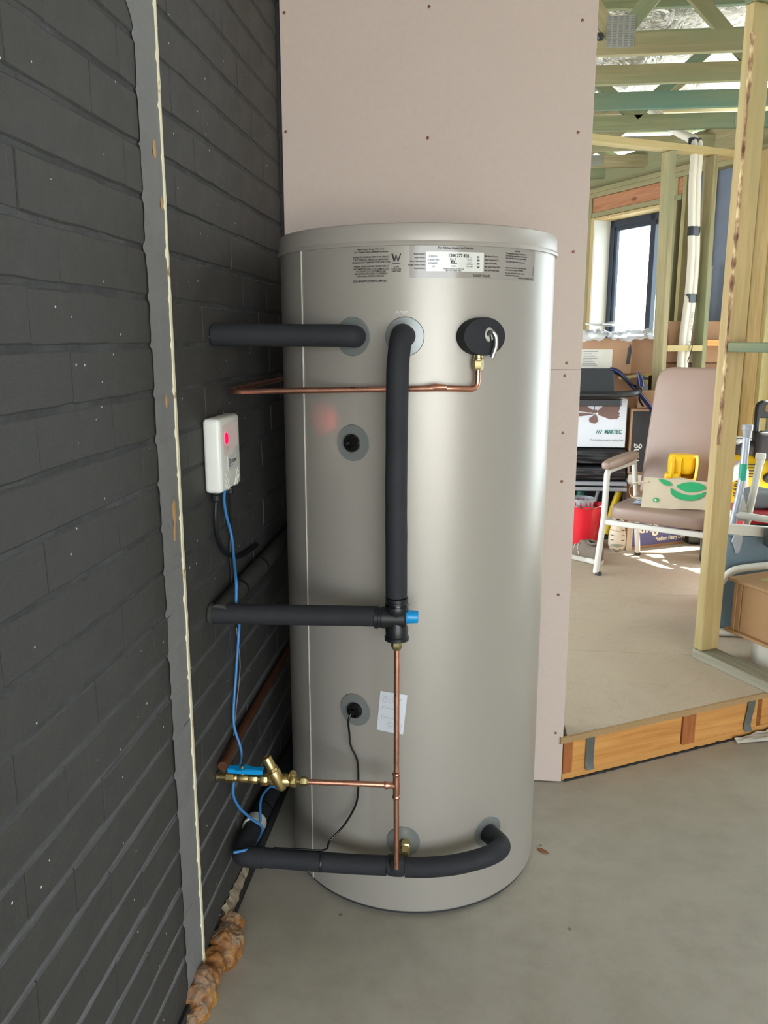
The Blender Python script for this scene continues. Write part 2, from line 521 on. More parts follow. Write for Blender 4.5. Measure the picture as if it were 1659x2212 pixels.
M['tyvek'] = plain('pale_trim', srgb(206, 204, 194), 0.6, 0, 0.05)
def glass():
    s = N('glass'); s.set(color=(1, 1, 1, 1), rough=0.0, trans=1.0, spec=0.5); s.b.inputs['IOR'].default_value = 1.45
    lp = s.n('ShaderNodeBsdfTransparent'); lp.inputs[0].default_value = (0.94, 0.97, 0.96, 1)
    gl = s.n('ShaderNodeBsdfGlossy'); gl.inputs['Roughness'].default_value = 0.02
    mx = s.n('ShaderNodeMixShader'); mx.inputs[0].default_value = 0.06; s.l(lp.outputs[0], mx.inputs[1]); s.l(gl.outputs[0], mx.inputs[2])
    s.l(mx.outputs[0], s.t.nodes['Material Output'].inputs['Surface'])
    return s.m
M['glass'] = glass()
M['vinyl'] = plain('dusty_pink_vinyl', srgb(150, 126, 112), 0.42, 0, 0.07, 6, 0.06, 120)
M['enamel'] = plain('white_tube_enamel', srgb(216, 214, 204), 0.35, 0, 0.04)
M['paper'] = plain('paper_bag', srgb(196, 182, 156), 0.75, 0, 0.07, 12, 0.15, 30)
M['yellow'] = plain('yellow_plastic', srgb(244, 194, 8), 0.38, 0, 0.05)
M['kyellow'] = plain('machine_yellow', srgb(222, 188, 24), 0.4, 0, 0.06)
M['card_brown'] = plain('corrugated_card', srgb(164, 128, 98), 0.8, 0, 0.1, 9, 0.08, 60)
M['card_dark'] = plain('dark_corrugated_card', srgb(136, 102, 78), 0.8, 0, 0.1, 9)
M['packlabel'] = plain('packing_label', srgb(196, 192, 180), 0.4, 0, 0.08, 20)
def poly():
    s = N('clear_plastic_film')
    v = s.coord(); f = s.noise(v, 18, 4, 0.6, 1.0)
    s.set(color=srgb(226, 230, 236), rough=0.25, spec=0.6, alpha=0.72)
    s.bump(f, 0.5, 0.02)
    return s.m
M['poly'] = poly()
M['conduit'] = plain('white_duct', srgb(214, 208, 192), 0.5, 0, 0.05)
M['red'] = plain('red_plastic', srgb(212, 26, 44), 0.36, 0, 0.07)
M['greyplastic'] = plain('grey_plastic', srgb(150, 154, 158), 0.42, 0, 0.06)
M['canegrey'] = plain('grey_tube_paint', srgb(168, 174, 184), 0.35, 0.2, 0.05)
M['tubblue'] = plain('blue_grey_plastic', srgb(92, 112, 122), 0.5, 0, 0.07)
M['navy'] = plain('navy_paint', srgb(24, 30, 70), 0.22, 0.3, 0.08)
M['boxblue'] = plain('blue_box_print', srgb(76, 76, 130), 0.6, 0, 0.05)
M['boxwhite'] = plain('white_box_print', srgb(208, 212, 218), 0.5, 0, 0.03)
M['fanbrown'] = plain('brown_print', srgb(112, 82, 74), 0.5, 0, 0.1, 20)
M['suede'] = plain('grey_beige_suede', srgb(116, 105, 92), 0.85, 0, 0.1, 30)
M['shoewhite'] = plain('cream_shoe', srgb(214, 200, 174), 0.7, 0, 0.08, 30)
M['sole'] = plain('pale_sole', srgb(202, 198, 186), 0.7, 0, 0.06)
M['toeguard'] = plain('toe_guard', srgb(150, 152, 128), 0.7, 0, 0.06)
M['shoedark'] = plain('shoe_lining', srgb(66, 58, 52), 0.9, 0, 0.1)
M['bagblack'] = plain('black_bin_bag', srgb(26, 27, 30), 0.34, 0, 0.2, 8, 0.5, 18)
M['mdf'] = plain('mdf', srgb(154, 118, 78), 0.75, 0, 0.06, 30)
M['maroon'] = plain('maroon_plastic', srgb(98, 32, 56), 0.35, 0, 0.08)
M['green'] = plain('green_plastic', srgb(36, 96, 84), 0.5)
M['orange'] = plain('orange_plastic', srgb(222, 150, 48), 0.45)
M['greyfabric'] = plain('grey_bag_fabric', srgb(104, 106, 108), 0.85, 0, 0.2, 14, 0.2, 60)
M['redtray'] = plain('red_tray', srgb(160, 52, 58), 0.5)
M['greenmark'] = plain('green_sticker', srgb(20, 150, 120), 0.5)
M['screw'] = plain('screw_head', srgb(120, 84, 66), 0.45, 0.6, 0.2, 60)
M['dark'] = plain('dark_charcoal', srgb(44, 46, 50), 0.55)
M['blueclip'] = plain('light_blue_plastic', srgb(92, 138, 184), 0.5)

WX, YB = -0.59, 2.567          # face of the brick wall, face of the plasterboard
CP = 0.086                     # brick course
Z0 = 0.0638                    # first bed joint
PLAT = 0.165                   # raised timber floor
TC = Vector((-0.1537, 2.209, 0)); TR = 0.348; TH = 1.697   # water heater
# ================================================================== SETTING
floor = part('floor', box(-0.75, 5.2, -4.2, 3.6, -0.12, 0.0), M['concrete'], kind='structure', angle=0)
# ---- brick wall
wl = part('wall_left', box(-0.80, WX - 0.0030, -3.6, YB + 0.1, 0.0, 2.78), M['mortar'], kind='structure', angle=0)
def brick_mesh(L, seed):
    b = box(-0.05, 0.0, 0, L, 0, 0.0790)
    bmesh.ops.subdivide_edges(b, edges=[e for e in b.edges if abs(e.verts[0].co.y - e.verts[1].co.y) > 0.05], cuts=3)
    r2 = random.Random(seed)
    for v in b.verts:
        if v.co.x > -0.001:
            v.co.x += r2.uniform(-0.0010, 0.0008)
            v.co.z += r2.uniform(-0.0012, 0.0012)
            v.co.y += r2.uniform(-0.001, 0.001)
    es = [e for e in b.edges if all(v.co.x > -0.01 for v in e.verts) and abs(e.calc_face_angle(0)) > 0.6 and abs(e.verts[0].co.y - e.verts[1].co.y) > 0.02]
    bevel(b, 0.0036, 1, es)
    return fin(b, 'brick', M['wall'], 28)
BR = [brick_mesh(0.2384, k) for k in range(6)]
offs = {5: 1.067, 6: 1.18, 7: 1.062, 9: 1.057, 3: 1.073, 2: 1.168, 4: 1.18, 8: 1.17, 1: 1.07, 0: 1.18}
nb = 0
for k in range(-8, 21):
    zlo = 1.7838 - CP * (k + 1) + 0.0035
    if zlo < -0.03: continue
    o0 = offs.get(k, 1.065 if k % 2 else 1.178)
    y = o0 - 0.24 * 2
    while y < YB + 0.02:
        me = BR[rnd.randrange(6)]
        piece('brick', me, wl, T(WX + rnd.uniform(-0.0012, 0.0012), y + 0.0008, max(zlo, 0.001)) @ RX(rnd.uniform(-0.004, 0.004)))
        y += 0.24; nb += 1
# grey unpainted strip where a partition stood, with its cream paint edge
def strip_bm():
    b = bmesh.new()
    rows = []
    z = 0.0
    while z < 2.5:
        fr = ((z - Z0) / CP) % 1.0
        dx = -0.002 if (fr < 0.06 or fr > 0.94) else 0.0
        yl = 1.488 + 0.006 * noise.noise(Vector((0, 0, z * 9))) + 0.003 * noise.noise(Vector((3, 0, z * 50)))
        if fr < 0.08 or fr > 0.92: yl -= 0.004
        if z > 1.95: yl -= min(0.9, (z - 1.95) * 0.25 + max(0, z - 1.978) ** 2 * 28)
        yr = 1.590 + 0.003 * noise.noise(Vector((9, 0, z * 20)))
        rows.append([b.verts.new((WX + 0.0022 + dx + 0.0006 * noise.noise(Vector((t * 7, 1, z * 30))), yl + (yr - yl) * t, z)) for t in (0, .03, .25, .5, .75, 1)])
        z += 0.008
    for a, c in zip(rows, rows[1:]):
        for i in range(5): b.faces.new((a[i], a[i + 1], c[i + 1], c[i]))
    return b
part('paint_strip', strip_bm(), M['strip'], wl, angle=60, label='bare grey upright band')
def cream_bm():
    b = bmesh.new()
    rows = []
    z = 0.03
    while z < 2.5:
        w = 0.0042 + 0.0024 * noise.noise(Vector((5, 0, z * 26))) + 0.0018 * noise.noise(Vector((8, 0, z * 70)))
        if z < 1.5: w += 0.002
        w = max(0.0012, w)
        yc = 1.592 + 0.0016 * noise.noise(Vector((1, 4, z * 12)))
        x1 = WX + 0.005 + 0.001 * noise.noise(Vector((4, 4, z * 40)))
        rows.append([b.verts.new((x, y, z)) for x, y in ((WX, yc - w), (x1, yc - w), (x1, yc + w * 0.5), (WX, yc + w * 0.7))])
        z += 0.007
    for a, c in zip(rows, rows[1:]):
        for i in range(3): b.faces.new((a[i], a[i + 1], c[i + 1], c[i]))
    return b
part('paint_edge', cream_bm(), M['cream'], wl, angle=60, label='ragged cream paint edge')
for (y, z, s) in ((1.553, 1.79, 1.0), (1.575, 1.70, 0.7), (1.545, 1.335, 0.8), (1.556, 1.115, 1.6), (1.552, 1.075, 1.1)):
    bb = bmesh.new(); bmesh.ops.create_icosphere(bb, subdivisions=2, radius=1)
    bb.transform(T(WX + 0.003, y, z) @ Matrix.Diagonal((0.0015, 0.007 * s, 0.017 * s, 1)))
    for v in bb.verts: v.co.y += 0.003 * noise.noise(v.co * 120)
    part('paint_chip', bb, M['ochre'], wl)
part('base_membrane', displace(box(WX - 0.004, WX + 0.012, -1.0, YB - 0.01, 0.0, 0.045, 0.004), 0.002, 60), M['membrane'], wl, label='black upstand at the foot of the wall')
# ---- plasterboard wall
wb = part('wall_back', box(WX - 0.01, 0.285, YB + 0.012, YB + 0.11, 0.0, 2.78), M['membrane'], kind='structure', angle=0)
part('plasterboard', box(-0.579, 0.317, YB, YB + 0.0105, 1.3605, 2.76, 0.0008), M['board'], wb)
part('plasterboard', box(-0.579, 0.317, YB, YB + 0.0105, 0.004, 1.3595, 0.0008), M['board'], wb)
scm = fin(lathe([(0, 0.0012), (0.0022, 0.0010), (0.0045, 0.0002), (0.0048, -0.001)], 10), 'screw', M['screw'])
for (x, z) in ((0.274, 1.38), (0.27, 1.342), (0.279, 1.70), (0.275, 2.314), (0.277, 2.025), (-0.565, 2.364), (-0.568, 2.047), (0.275, 1.02), (0.28, 0.655), (0.292, 0.179), (0.272, 1.17), (-0.15, 2.364), (-0.15, 2.02)):
    piece('screw', scm, wb, T(x, YB - 0.0003, z) @ RX(PI / 2))
part('bracket', prism([(0, 0), (0.03, 0.02), (0.03, 0.10), (0.0, 0.10)], 0, 0.03, 0.004, T(WX + 0.001, YB - 0.004, 2.392) @ RX(PI / 2)), M['pine_dark'], wb, world=True, label='brown corner bracket')
# ---- rest of the garage (behind and beside the camera)
part('ceiling', box(-0.8, 4.9, -3.6, 2.62, 2.76, 2.86), M['garagewall'], kind='structure', angle=0)
part('wall_right', box(4.8, 4.9, -3.6, 3.3, 0.0, 2.78), M['garagewall'], kind='structure', angle=0)
part('wall_rear', box(-0.8, 0.0, -3.7, -3.6, 0.0, 2.78), M['garagewall'], kind='structure', angle=0)
part('wall_rear', box(3.8, 4.9, -3.7, -3.6, 0.0, 2.78), M['garagewall'], kind='structure', angle=0)
part('wall_rear', box(0.0, 3.8, -3.7, -3.6, 2.40, 2.78), M['garagewall'], kind='structure', angle=0)
part('driveway_slab', box(-6, 9, -12, -3.65, -0.2, -0.02), M['concrete'], kind='structure', angle=0)

# ---- raised timber floor of the house (house axes)
V0 = 2.09
fl = part('floor', box(1.62, 5.0, V0 + 0.09, 8.2, 0.02, PLAT - 0.024), M['pine_dark'], mw=HOUSE.copy(), kind='structure', angle=0)
def hbox(u0, u1, v0, v1, z0, z1, bv=0.0015): return box(u0, u1, v0, v1, z0, z1, bv)
# sheets run square to the trusses, so their seams cross the step at an angle
for poly in ([(0.330, 2.573), (1.7265, 3.3565), (-1.6, 3.3565), (-1.6, 2.70), (0.330, 2.70)], [(1.731, 3.3585), (2.905, 4.018), (2.806, 4.1945), (-1.8, 4.1945), (-1.8, 3.3585)],
             [(2.805, 4.1965), (2.340, 5.0295), (-2.0, 5.0295), (-2.0, 4.1965)], [(2.339, 5.0315), (1.870, 5.8695), (-2.2, 5.8695), (-2.2, 5.0315)], [(1.869, 5.8715), (1.404, 6.70), (-2.4, 6.70), (-2.4, 5.8715)], [(1.402, 6.702), (0.11, 9.0), (-2.6, 9.0), (-2.6, 6.702)]):
    part('floor_sheet', prism(poly, PLAT - 0.022, PLAT, 0.0012), M['sheet'], fl, world=True)
def edge_bm(u0, u1):
    b = bmesh.new(); n = int((u1 - u0) / 0.012); rr = []
    for i in range(n + 1):
        u = u0 + (u1 - u0) * i / n
        d = 0.004 * noise.noise(Vector((u * 30, 0, 0))); d2 = 0.003 * noise.noise(Vector((u * 50, 5, 0)))
        rr.append([b.verts.new(p) for p in ((u, V0 - 0.004, PLAT + 0.0006), (u, V0 - 0.012 + d, PLAT - 0.001 + d2 * 0.3), (u, V0 - 0.011 + d2, PLAT - 0.021 + d), (u, V0 - 0.002, PLAT - 0.024))])
    for a, c in zip(rr, rr[1:]):
        for i in range(3): b.faces.new((a[i], a[i + 1], c[i + 1], c[i]))
    return b
part('sheet_edge', edge_bm(1.52, 2.95), M['sheet_edge'], fl, mw=HOUSE.copy(), angle=60)
LZ = Matrix(((0, 0, 1, 0), (1, 0, 0, 0), (0, 1, 0, 0), (0, 0, 0, 1)))   # local z -> u, x -> v, y -> z : timber lying along u
def lumber_u(name, parent, mat, u0, u1, v0, v1, z0, z1, bv=0.002):
    return part(name, box(v0, v1, z0, z1, u0, u1, bv), mat, parent, mw=HOUSE @ LZ)
LV = Matrix(((1, 0, 0, 0), (0, 0, 1, 0), (0, -1, 0, 0), (0, 0, 0, 1)))  # local z -> v, x -> u, y -> -z
def lumber_v(name, parent, mat, u0, u1, v0, v1, z0, z1, bv=0.002):
    return part(name, box(u0, u1, -z1, -z0, v0, v1, bv), mat, parent, mw=HOUSE @ LV)
def lumber_z(name, parent, mat, u0, u1, v0, v1, z0, z1, bv=0.002, lean=(0, 0)):
    mw = HOUSE @ T((u0 + u1) / 2, (v0 + v1) / 2, z0) @ RX(-lean[1]) @ RY(lean[0])
    a, c = (u1 - u0) / 2, (v1 - v0) / 2
    return part(name, box(-a, a, -c, c, 0, z1 - z0, bv), mat, parent, mw=mw)
zb0, zb1 = 0.004, PLAT - 0.024
lumber_u('rim_board', fl, M['bearer'], 1.579, 2.045, V0, V0 + 0.045, 0.018, zb1)
lumber_u('rim_board', fl, M['bearer'], 2.112, 2.41, V0 + 0.002, V0 + 0.047, 0.018, zb1)
lumber_u('rim_board', fl, M['bearer'], 2.435, 2.95, V0 + 0.004, V0 + 0.047, 0.018, zb1)
lumber_u('bottom_rail', fl, M['bearer'], 1.540, 2.95, V0 - 0.003, V0 + 0.06, zb0, 0.030, 0.003)
for (a, c, d) in ((1.541, 1.577, -0.003), (2.050, 2.106, -0.003)):
    lumber_z('joist_end', fl, M['endgrain'], a, c, V0 + d, V0 + 0.05, 0.026, zb1)
def strap_bm(u0, u1, curl=0.0):
    b = bmesh.new(); rr = []
    for (dv, z, du) in ((-0.006, zb1 + 0.001, 0), (-0.0055, zb1 - 0.03, curl * 0.2), (-0.004, 0.08, curl * 0.6), (-0.004, 0.045, curl), (-0.012, 0.026, curl)):
        rr.append([b.verts.new((u + du, V0 + dv - q, z)) for q in (0, 0.0016) for u in (u0, u1)])
    for a, c in zip(rr, rr[1:]):
        b.faces.new((a[0], a[1], c[1], c[0])); b.faces.new((a[2], a[3], c[3], c[2])); b.faces.new((a[0], a[2], c[2], c[0])); b.faces.new((a[1], a[3], c[3], c[1]))
    return b
part('strap', strap_bm(1.628, 1.662), M['galv'], fl, mw=HOUSE.copy(), label='galvanised metal strap')
part('strap', strap_bm(2.352, 2.386, -0.012), M['galv'], fl, mw=HOUSE.copy(), label='galvanised metal strap')
def ragged(u0, u1):
    b = bmesh.new(); rr = []; n = int((u1 - u0) / 0.01)
    for i in range(n + 1):
        u = u0 + (u1 - u0) * i / n
        d = 0.004 + 0.006 * abs(noise.noise(Vector((u * 22, 3, 0)))) + 0.004 * noise.noise(Vector((u * 70, 3, 0)))
        h = max(0.002, 0.005 + 0.008 * noise.noise(Vector((u * 30, 8, 0))))
        rr.append([b.verts.new(p) for p in ((u, V0 - 0.003 - d, 0.0005), (u, V0 - 0.005 - d * 0.4, h), (u, V0, h * 1.2))])
    for a, c in zip(rr, rr[1:]):
        for i in range(2): b.faces.new((a[i], a[i + 1], c[i + 1], c[i]))
    return b
bb = ragged(1.545, 2.95)
part('gap_seal', bb, M['membrane'], fl, mw=HOUSE.copy(), label='dark packing under the step')

# ---- outer walls of the house
U1 = 4.4
TOP = 2.60
wf = part('wall_far', box(U1 + 0.055, U1 + 0.075, 3.98, 5.02, 0.1, 2.64), M['wrap'], mw=HOUSE.copy(), kind='structure', angle=0)
part('sheathing', box(U1 + 0.055, U1 + 0.075, 5.83, 8.2, 0.1, 2.64), M['wrap'], wf, mw=HOUSE.copy(), angle=0)
part('sheathing', box(U1 + 0.055, U1 + 0.075, 5.02, 5.83, 0.1, 1.16), M['wrap'], wf, mw=HOUSE.copy(), angle=0)
part('sheathing', box(U1 + 0.055, U1 + 0.075, 5.02, 5.83, 2.42, 2.64), M['wrap'], wf, mw=HOUSE.copy(), angle=0)
part('sheathing', box(U1 + 0.055, U1 + 0.075, -1.5, 1.8, 0.1, 2.64), M['wrap'], wf, mw=HOUSE.copy(), angle=0)
part('sheathing', box(U1 + 0.055, U1 + 0.075, 1.8, 3.98, 2.36, 2.64), M['wrap'], wf, mw=HOUSE.copy(), angle=0)
lumber_v('top_plate', wf, M['pine_olive'], U1 - 0.04, U1 + 0.05, 1.5, 8.2, TOP - 0.035, TOP + 0.0)
lumber_v('top_plate', wf, M['pine_olive'], U1 - 0.04, U1 + 0.05, 1.5, 8.2, TOP + 0.001, TOP + 0.037)
lumber_v('lintel', wf, M['lvl'], U1 - 0.03, U1 + 0.01, 4.86, 5.885, 2.45, TOP - 0.037)
lumber_v('head_trimmer', wf, M['pine_olive'], U1 - 0.04, U1 + 0.05, 4.86, 5.885, 2.41, 2.448)
lumber_v('sill_trimmer', wf, M['pine_olive'], U1 - 0.04, U1 + 0.05, 4.86, 5.885, 1.10, 1.138)
for (v, w, mt) in ((5.89, 0.04, 'pine_olive'), (4.90, 0.035, 'pine_olive'), (4.815, 0.035, 'pine'), (4.62, 0.035, 'pine_dark'), (4.33, 0.035, 'pine_light'), (4.24, 0.045, 'pine_dark'), (4.02, 0.045, 'pine'), (6.4, 0.035, 'pine'), (6.85, 0.035, 'pine')):
    lumber_z('stud', wf, M[mt], U1 - 0.04, U1 + 0.05, v, v + w, PLAT + 0.035, TOP - 0.036)
lumber_z('trimmer_stud', wf, M['pine_light'], U1 - 0.04, U1 + 0.05, 5.842, 5.888, PLAT + 0.035, 2.409)
part('ply_brace', box(U1 - 0.052, U1 - 0.042, 4.05, 4.20, PLAT, TOP), M['pine_light'], wf, mw=HOUSE.copy(), label='plywood bracing sheet')
part('white_trim', box(U1 - 0.055, U1 - 0.042, 4.505, 4.53, PLAT + .3, 1.93, 0.001), M['tyvek'], wf, mw=HOUSE.copy(), label='pale upright trim length')
lumber_v('noggin', wf, M['bearer'], U1 - 0.03, U1 + 0.03, 4.28, 4.62, 1.40, 1.436)
lumber_v('bottom_plate', wf, M['pine'], U1 - 0.04, U1 + 0.05, 3.99, 8.2, PLAT, PLAT + 0.035)
lumber_v('sky_stop', wf, M['pine_olive'], U1 + 0.052, U1 + 0.08, 1.5, 8.2, 2.641, 2.86)  # added board that blocks the bright sky showing above the wall plates
# windows
def window(name, v0, v1, z0, z1, mull, jamb=True):
    w = part(name, box(U1 + 0.10, U1 + 0.145, v0, v1, z0, z0 + 0.055, 0.003), M['frame'], mw=HOUSE.copy(), kind='structure')
    f = lambda n, a, c, d, e, m=M['frame'], x0=0.10, x1=0.145: part(n, box(U1 + x0, U1 + x1, a, c, d, e, 0.002), m, w, mw=HOUSE.copy())
    f('window_frame', v0, v1, z1 - 0.055, z1); f('window_frame', v0, v0 + 0.055, z0, z1); f('window_frame', v1 - 0.055, v1, z0, z1)
    for vm in mull: f('mullion', vm - 0.028, vm + 0.028, z0, z1)
    f('sash_rail', v0 + 0.05, v1 - 0.05, z0 + 0.05, z0 + 0.085, x0=0.108, x1=0.135); f('sash_rail', v0 + 0.05, v1 - 0.05, z1 - 0.085, z1 - 0.05, x0=0.108, x1=0.135)
    f('sash_stile', v1 - 0.085, v1 - 0.05, z0 + 0.05, z1 - 0.05, x0=0.108, x1=0.135)
    ed = [v0 + 0.05] + list(mull) + [v1 - 0.05]
    for a, c in zip(ed, ed[1:]): f('pane', a, c, z0 + 0.05, z1 - 0.05, M['glass'], 0.12, 0.125)
    if jamb:
        f('reveal', v0 - 0.02, v0, z0 - 0.02, z1 + 0.02, M['pine_light'], -0.05, 0.145); f('reveal', v1, v1 + 0.02, z0 - 0.02, z1 + 0.02, M['tyvek'], -0.05, 0.145)
        f('reveal', v0 - 0.02, v1 + 0.02, z1, z1 + 0.02, M['pine_light'], -0.05, 0.145); f('reveal', v0 - 0.02, v1 + 0.02, z0 - 0.02, z0, M['pine_light'], -0.05, 0.145)
    return w
window('window_1', 5.04, 5.815, 1.18, 2.385, (5.30,))
window('window_2', 1.82, 3.96, 0.20, 2.34, (2.20,), False)
part('wall_end', box(-0.3, U1 + 0.1, 8.1, 8.2, 0.0, 3.4), M['lining'], mw=HOUSE.copy(), kind='structure', angle=0)
part('wall_side', box(-0.3, -0.2, V0 + .6, 3.2, 0.0, 3.4), M['lining'], mw=HOUSE.copy(), kind='structure', angle=0)
part('wall_side', box(-0.3, -0.2, 6.2, 8.2, 0.0, 3.4), M['lining'], mw=HOUSE.copy(), kind='structure', angle=0)
part('wall_side', box(-0.3, -0.2, 3.2, 6.2, 2.4, 3.4), M['lining'], mw=HOUSE.copy(), kind='structure', angle=0)
# roof underside: wrinkled foil over the trusses
def foil_bm():
    b = bmesh.new(); n = 50; g = []
    for i in range(n + 1):
        r = []
        for j in range(n + 1):
            u = -2.5 + 7.3 * i / n; v = 0.6 + 7.7 * j / n
            p = hw(u, v)
            z = 3.62 - 0.085 * (p.y - 2.4) + 0.05 * noise.noise(Vector((p.x * 2.2, p.y * 2.2, 0))) + 0.03 * noise.noise(Vector((p.x * 6, p.y * 6, 4)))
            r.append(b.verts.new((p.x, p.y, z)))
        g.append(r)
    for i in range(n):
        for j in range(n): b.faces.new((g[i][j], g[i + 1][j], g[i + 1][j + 1], g[i][j + 1]))
    return b
part('ceiling', foil_bm(), M['foil'], kind='structure', angle=80)
part('trim_1', box(-3.0, 6.5, 2.60, 2.66, 2.76, 3.75), M['lining'], kind='structure', angle=0)

# ---- roof trusses (parallel to the plasterboard wall)
LXX = Matrix(((0, 0, 1, 0), (0, 1, 0, 0), (-1, 0, 0, 0), (0, 0, 0, 1)))   # local z -> x, x -> -z
def beam(name, parent, mat, p0, p1, depth, th, bv=0.0015):
    p0, p1 = Vector(p0), Vector(p1); d = p1 - p0
    zax = d.normalized(); yax = Vector((0, 1, 0)); xax = yax.cross(zax).normalized(); yax = zax.cross(xax)
    mw = Matrix(((xax.x, yax.x, zax.x, p0.x), (xax.y, yax.y, zax.y, p0.y), (xax.z, yax.z, zax.z, p0.z), (0, 0, 0, 1)))
    return part(name, box(-depth / 2, depth / 2, -th / 2, th / 2, 0, d.length, bv), mat, parent, mw=mw)
def nailplate_bm(w, h):
    b = box(-w / 2, w / 2, -0.0012, 0.0, -h / 2, h / 2)
    nx, nz = max(2, int(w / 0.022)), max(3, int(h / 0.011))
    for i in range(nx):
        for j in range(nz):
            cx = -w / 2 + w * (i + 0.5) / nx; cz = -h / 2 + h * (j + 0.5) / nz
            box(cx - w / nx * 0.3, cx + w / nx * 0.3, -0.0035, -0.001, cz - 0.002, cz + 0.001, 0, bm=b)
    return b
ZT = 2.72
tspec = [(4.24, 'pine_olive', 'nearest roof truss over the house opening, two webs meeting at its nail plate'),
         (4.70, 'pine_olive', 'second roof truss behind the nearest one, olive bottom chord with a dark knot'),
         (5.19, 'pine_green', 'third roof truss back, blue-green bottom chord'),
         (5.69, 'pine_green', 'fourth roof truss back, green bottom chord just above the stud wall plate'),
         (6.27, 'pine_olive', 'fifth roof truss back, with a nail plate half hidden by the left stud'),
         (6.86, 'pine_olive', 'sixth roof truss back, with a nail plate low beside the plasterboard'),
         (7.30, 'pine_green', 'farthest roof truss, thin pale strip above the far wall plates')]
for i, (y, mt, lb) in enumerate(tspec):
    t = thing('roof_truss', lb, 'truss', (0.5, y, ZT), 0, 'roof trusses over the house')
    beam('bottom_chord', t, M[mt], (-1.6, y, ZT + 0.045), (4.2, y, ZT + 0.045), 0.09, 0.035)
    zt = 3.62 - 0.085 * (y - 2.4) - 0.10
    beam('top_chord', t, M[mt], (-1.6, y, zt), (4.2, y, zt), 0.09, 0.035)
    ax = 0.60 + (0.0, 0.75, 1.5, 0.35, 0.30, 0.18, 0.6)[i]
    if i == 0:
        beam('web', t, M['pine_olive'], (0.60, y, ZT + 0.075), (0.18, y, zt), 0.07, 0.033)
        beam('web', t, M['pine_green'], (0.62, y, ZT + 0.07), (1.10, y, zt), 0.07, 0.033)
        part('nail_plate', nailplate_bm(0.125, 0.135), M['nailplate'], t, mw=T(0.625, y - 0.0185, ZT + 0.095))
        sl = bmesh.new()
        for i_ in range(5):
            for j_ in range(13): sl = box(-0.052 + i_ * 0.026 - 0.008, -0.052 + i_ * 0.026 + 0.008, -0.0042, -0.0036, -0.06 + j_ * 0.01 - 0.0016, -0.06 + j_ * 0.01 + 0.0024, 0, 1, sl)
        setp(part('slot_rows', sl, M['greyfabric'], t, mw=T(0.625, y - 0.0185, ZT + 0.095), angle=0), kind='stuff')
        part('bolt', lathe([(0.018, 0), (0.018, 0.012), (0.011, 0.02), (0, 0.02)], 6, aim((0.535, y - 0.017, ZT + 0.075), (0, -1, 0))), M['blackplastic'], t, world=True)
    else:
        beam('web', t, M[mt], (ax, y + 0.001, ZT + 0.085), (ax - 0.5, y + 0.001, zt), 0.07, 0.033)
        beam('web', t, M[mt], (ax, y - 0.001, ZT + 0.085), (ax + 0.5, y - 0.001, zt), 0.07, 0.033)
        px = (0, 0, 0, 1.62, 1.05, 0.85, 0)[i]
        if px: part('nail_plate', nailplate_bm(0.13 if i != 5 else 0.17, 0.075), M['nailplate'], t, mw=T(px, y - 0.0185, ZT + 0.05))
# hip rafter seen above the first truss
rf = thing('roof_rafter', 'deep green rafter sloping down to the right above the first truss', 'rafter', (1.05, 4.45, 2.9))
beam('rafter_board', rf, M['pine_green'], (0.30, 4.45, 3.33), (2.6, 4.45, 2.86), 0.14, 0.04)

# ---- near stud frame on the step
nf = thing('stud_frame', 'near pine wall frame with a rough barky post standing on the raised floor edge', 'wall frame', hw(2.48, 2.3, PLAT), ANG)
lumber_v('bottom_plate', nf, M['pine_grey'], 2.43, 2.522, 1.10, 2.462, PLAT, PLAT + 0.04, 0.003)
lumber_v('top_plate', nf, M['pine_green'], 2.43, 2.522, 1.10, 2.462, TOP, TOP + 0.04, 0.003)
lumber_z('post', nf, M['pine_light'], 2.434, 2.528, 2.415, 2.460, PLAT + 0.04, TOP, 0.004)
lumber_v('noggin', nf, M['pine_green'], 2.436, 2.526, 1.56, 2.414, 1.402, 1.437)
lumber_z('post', nf, M['pine_light'], 2.434, 2.526, 1.52, 1.56, PLAT + 0.04, TOP, 0.004)
def bark_bm():
    b = bmesh.new(); rr = []
    z = 1.05
    while z < 2.5:
        w = max(0.0015, 0.0085 + 0.011 * noise.noise(Vector((2, 3, z * 7))) + 0.006 * noise.noise(Vector((2, 9, z * 31))))
        t = 0.0012 + 0.001 * noise.noise(Vector((5, 1, z * 40)))
        rr.append([b.verts.new(hw(u, v, z)) for u, v in ((2.434 - t, 2.415 + w * 0.8), (2.4335 - t, 2.4145 - t), (2.434 + w, 2.415 - t))])
        z += 0.009
    for a, c in zip(rr, rr[1:]):
        for i in range(2): b.faces.new((a[i], a[i + 1], c[i + 1], c[i]))
    return b
def bark_mat():
    s = N('bark'); v = s.coord((1, 1, 0.5)); f = s.noise(v, 26, 3)
    s.set(color=s.ramp(f, [(0.35, srgb(92, 52, 42)), (0.5, srgb(150, 116, 84)), (0.62, srgb(214, 190, 146))]), rough=0.9); return s.m
part('bark', bark_bm(), bark_mat(), nf, world=True, angle=60, label='ragged brown bark along the corner')

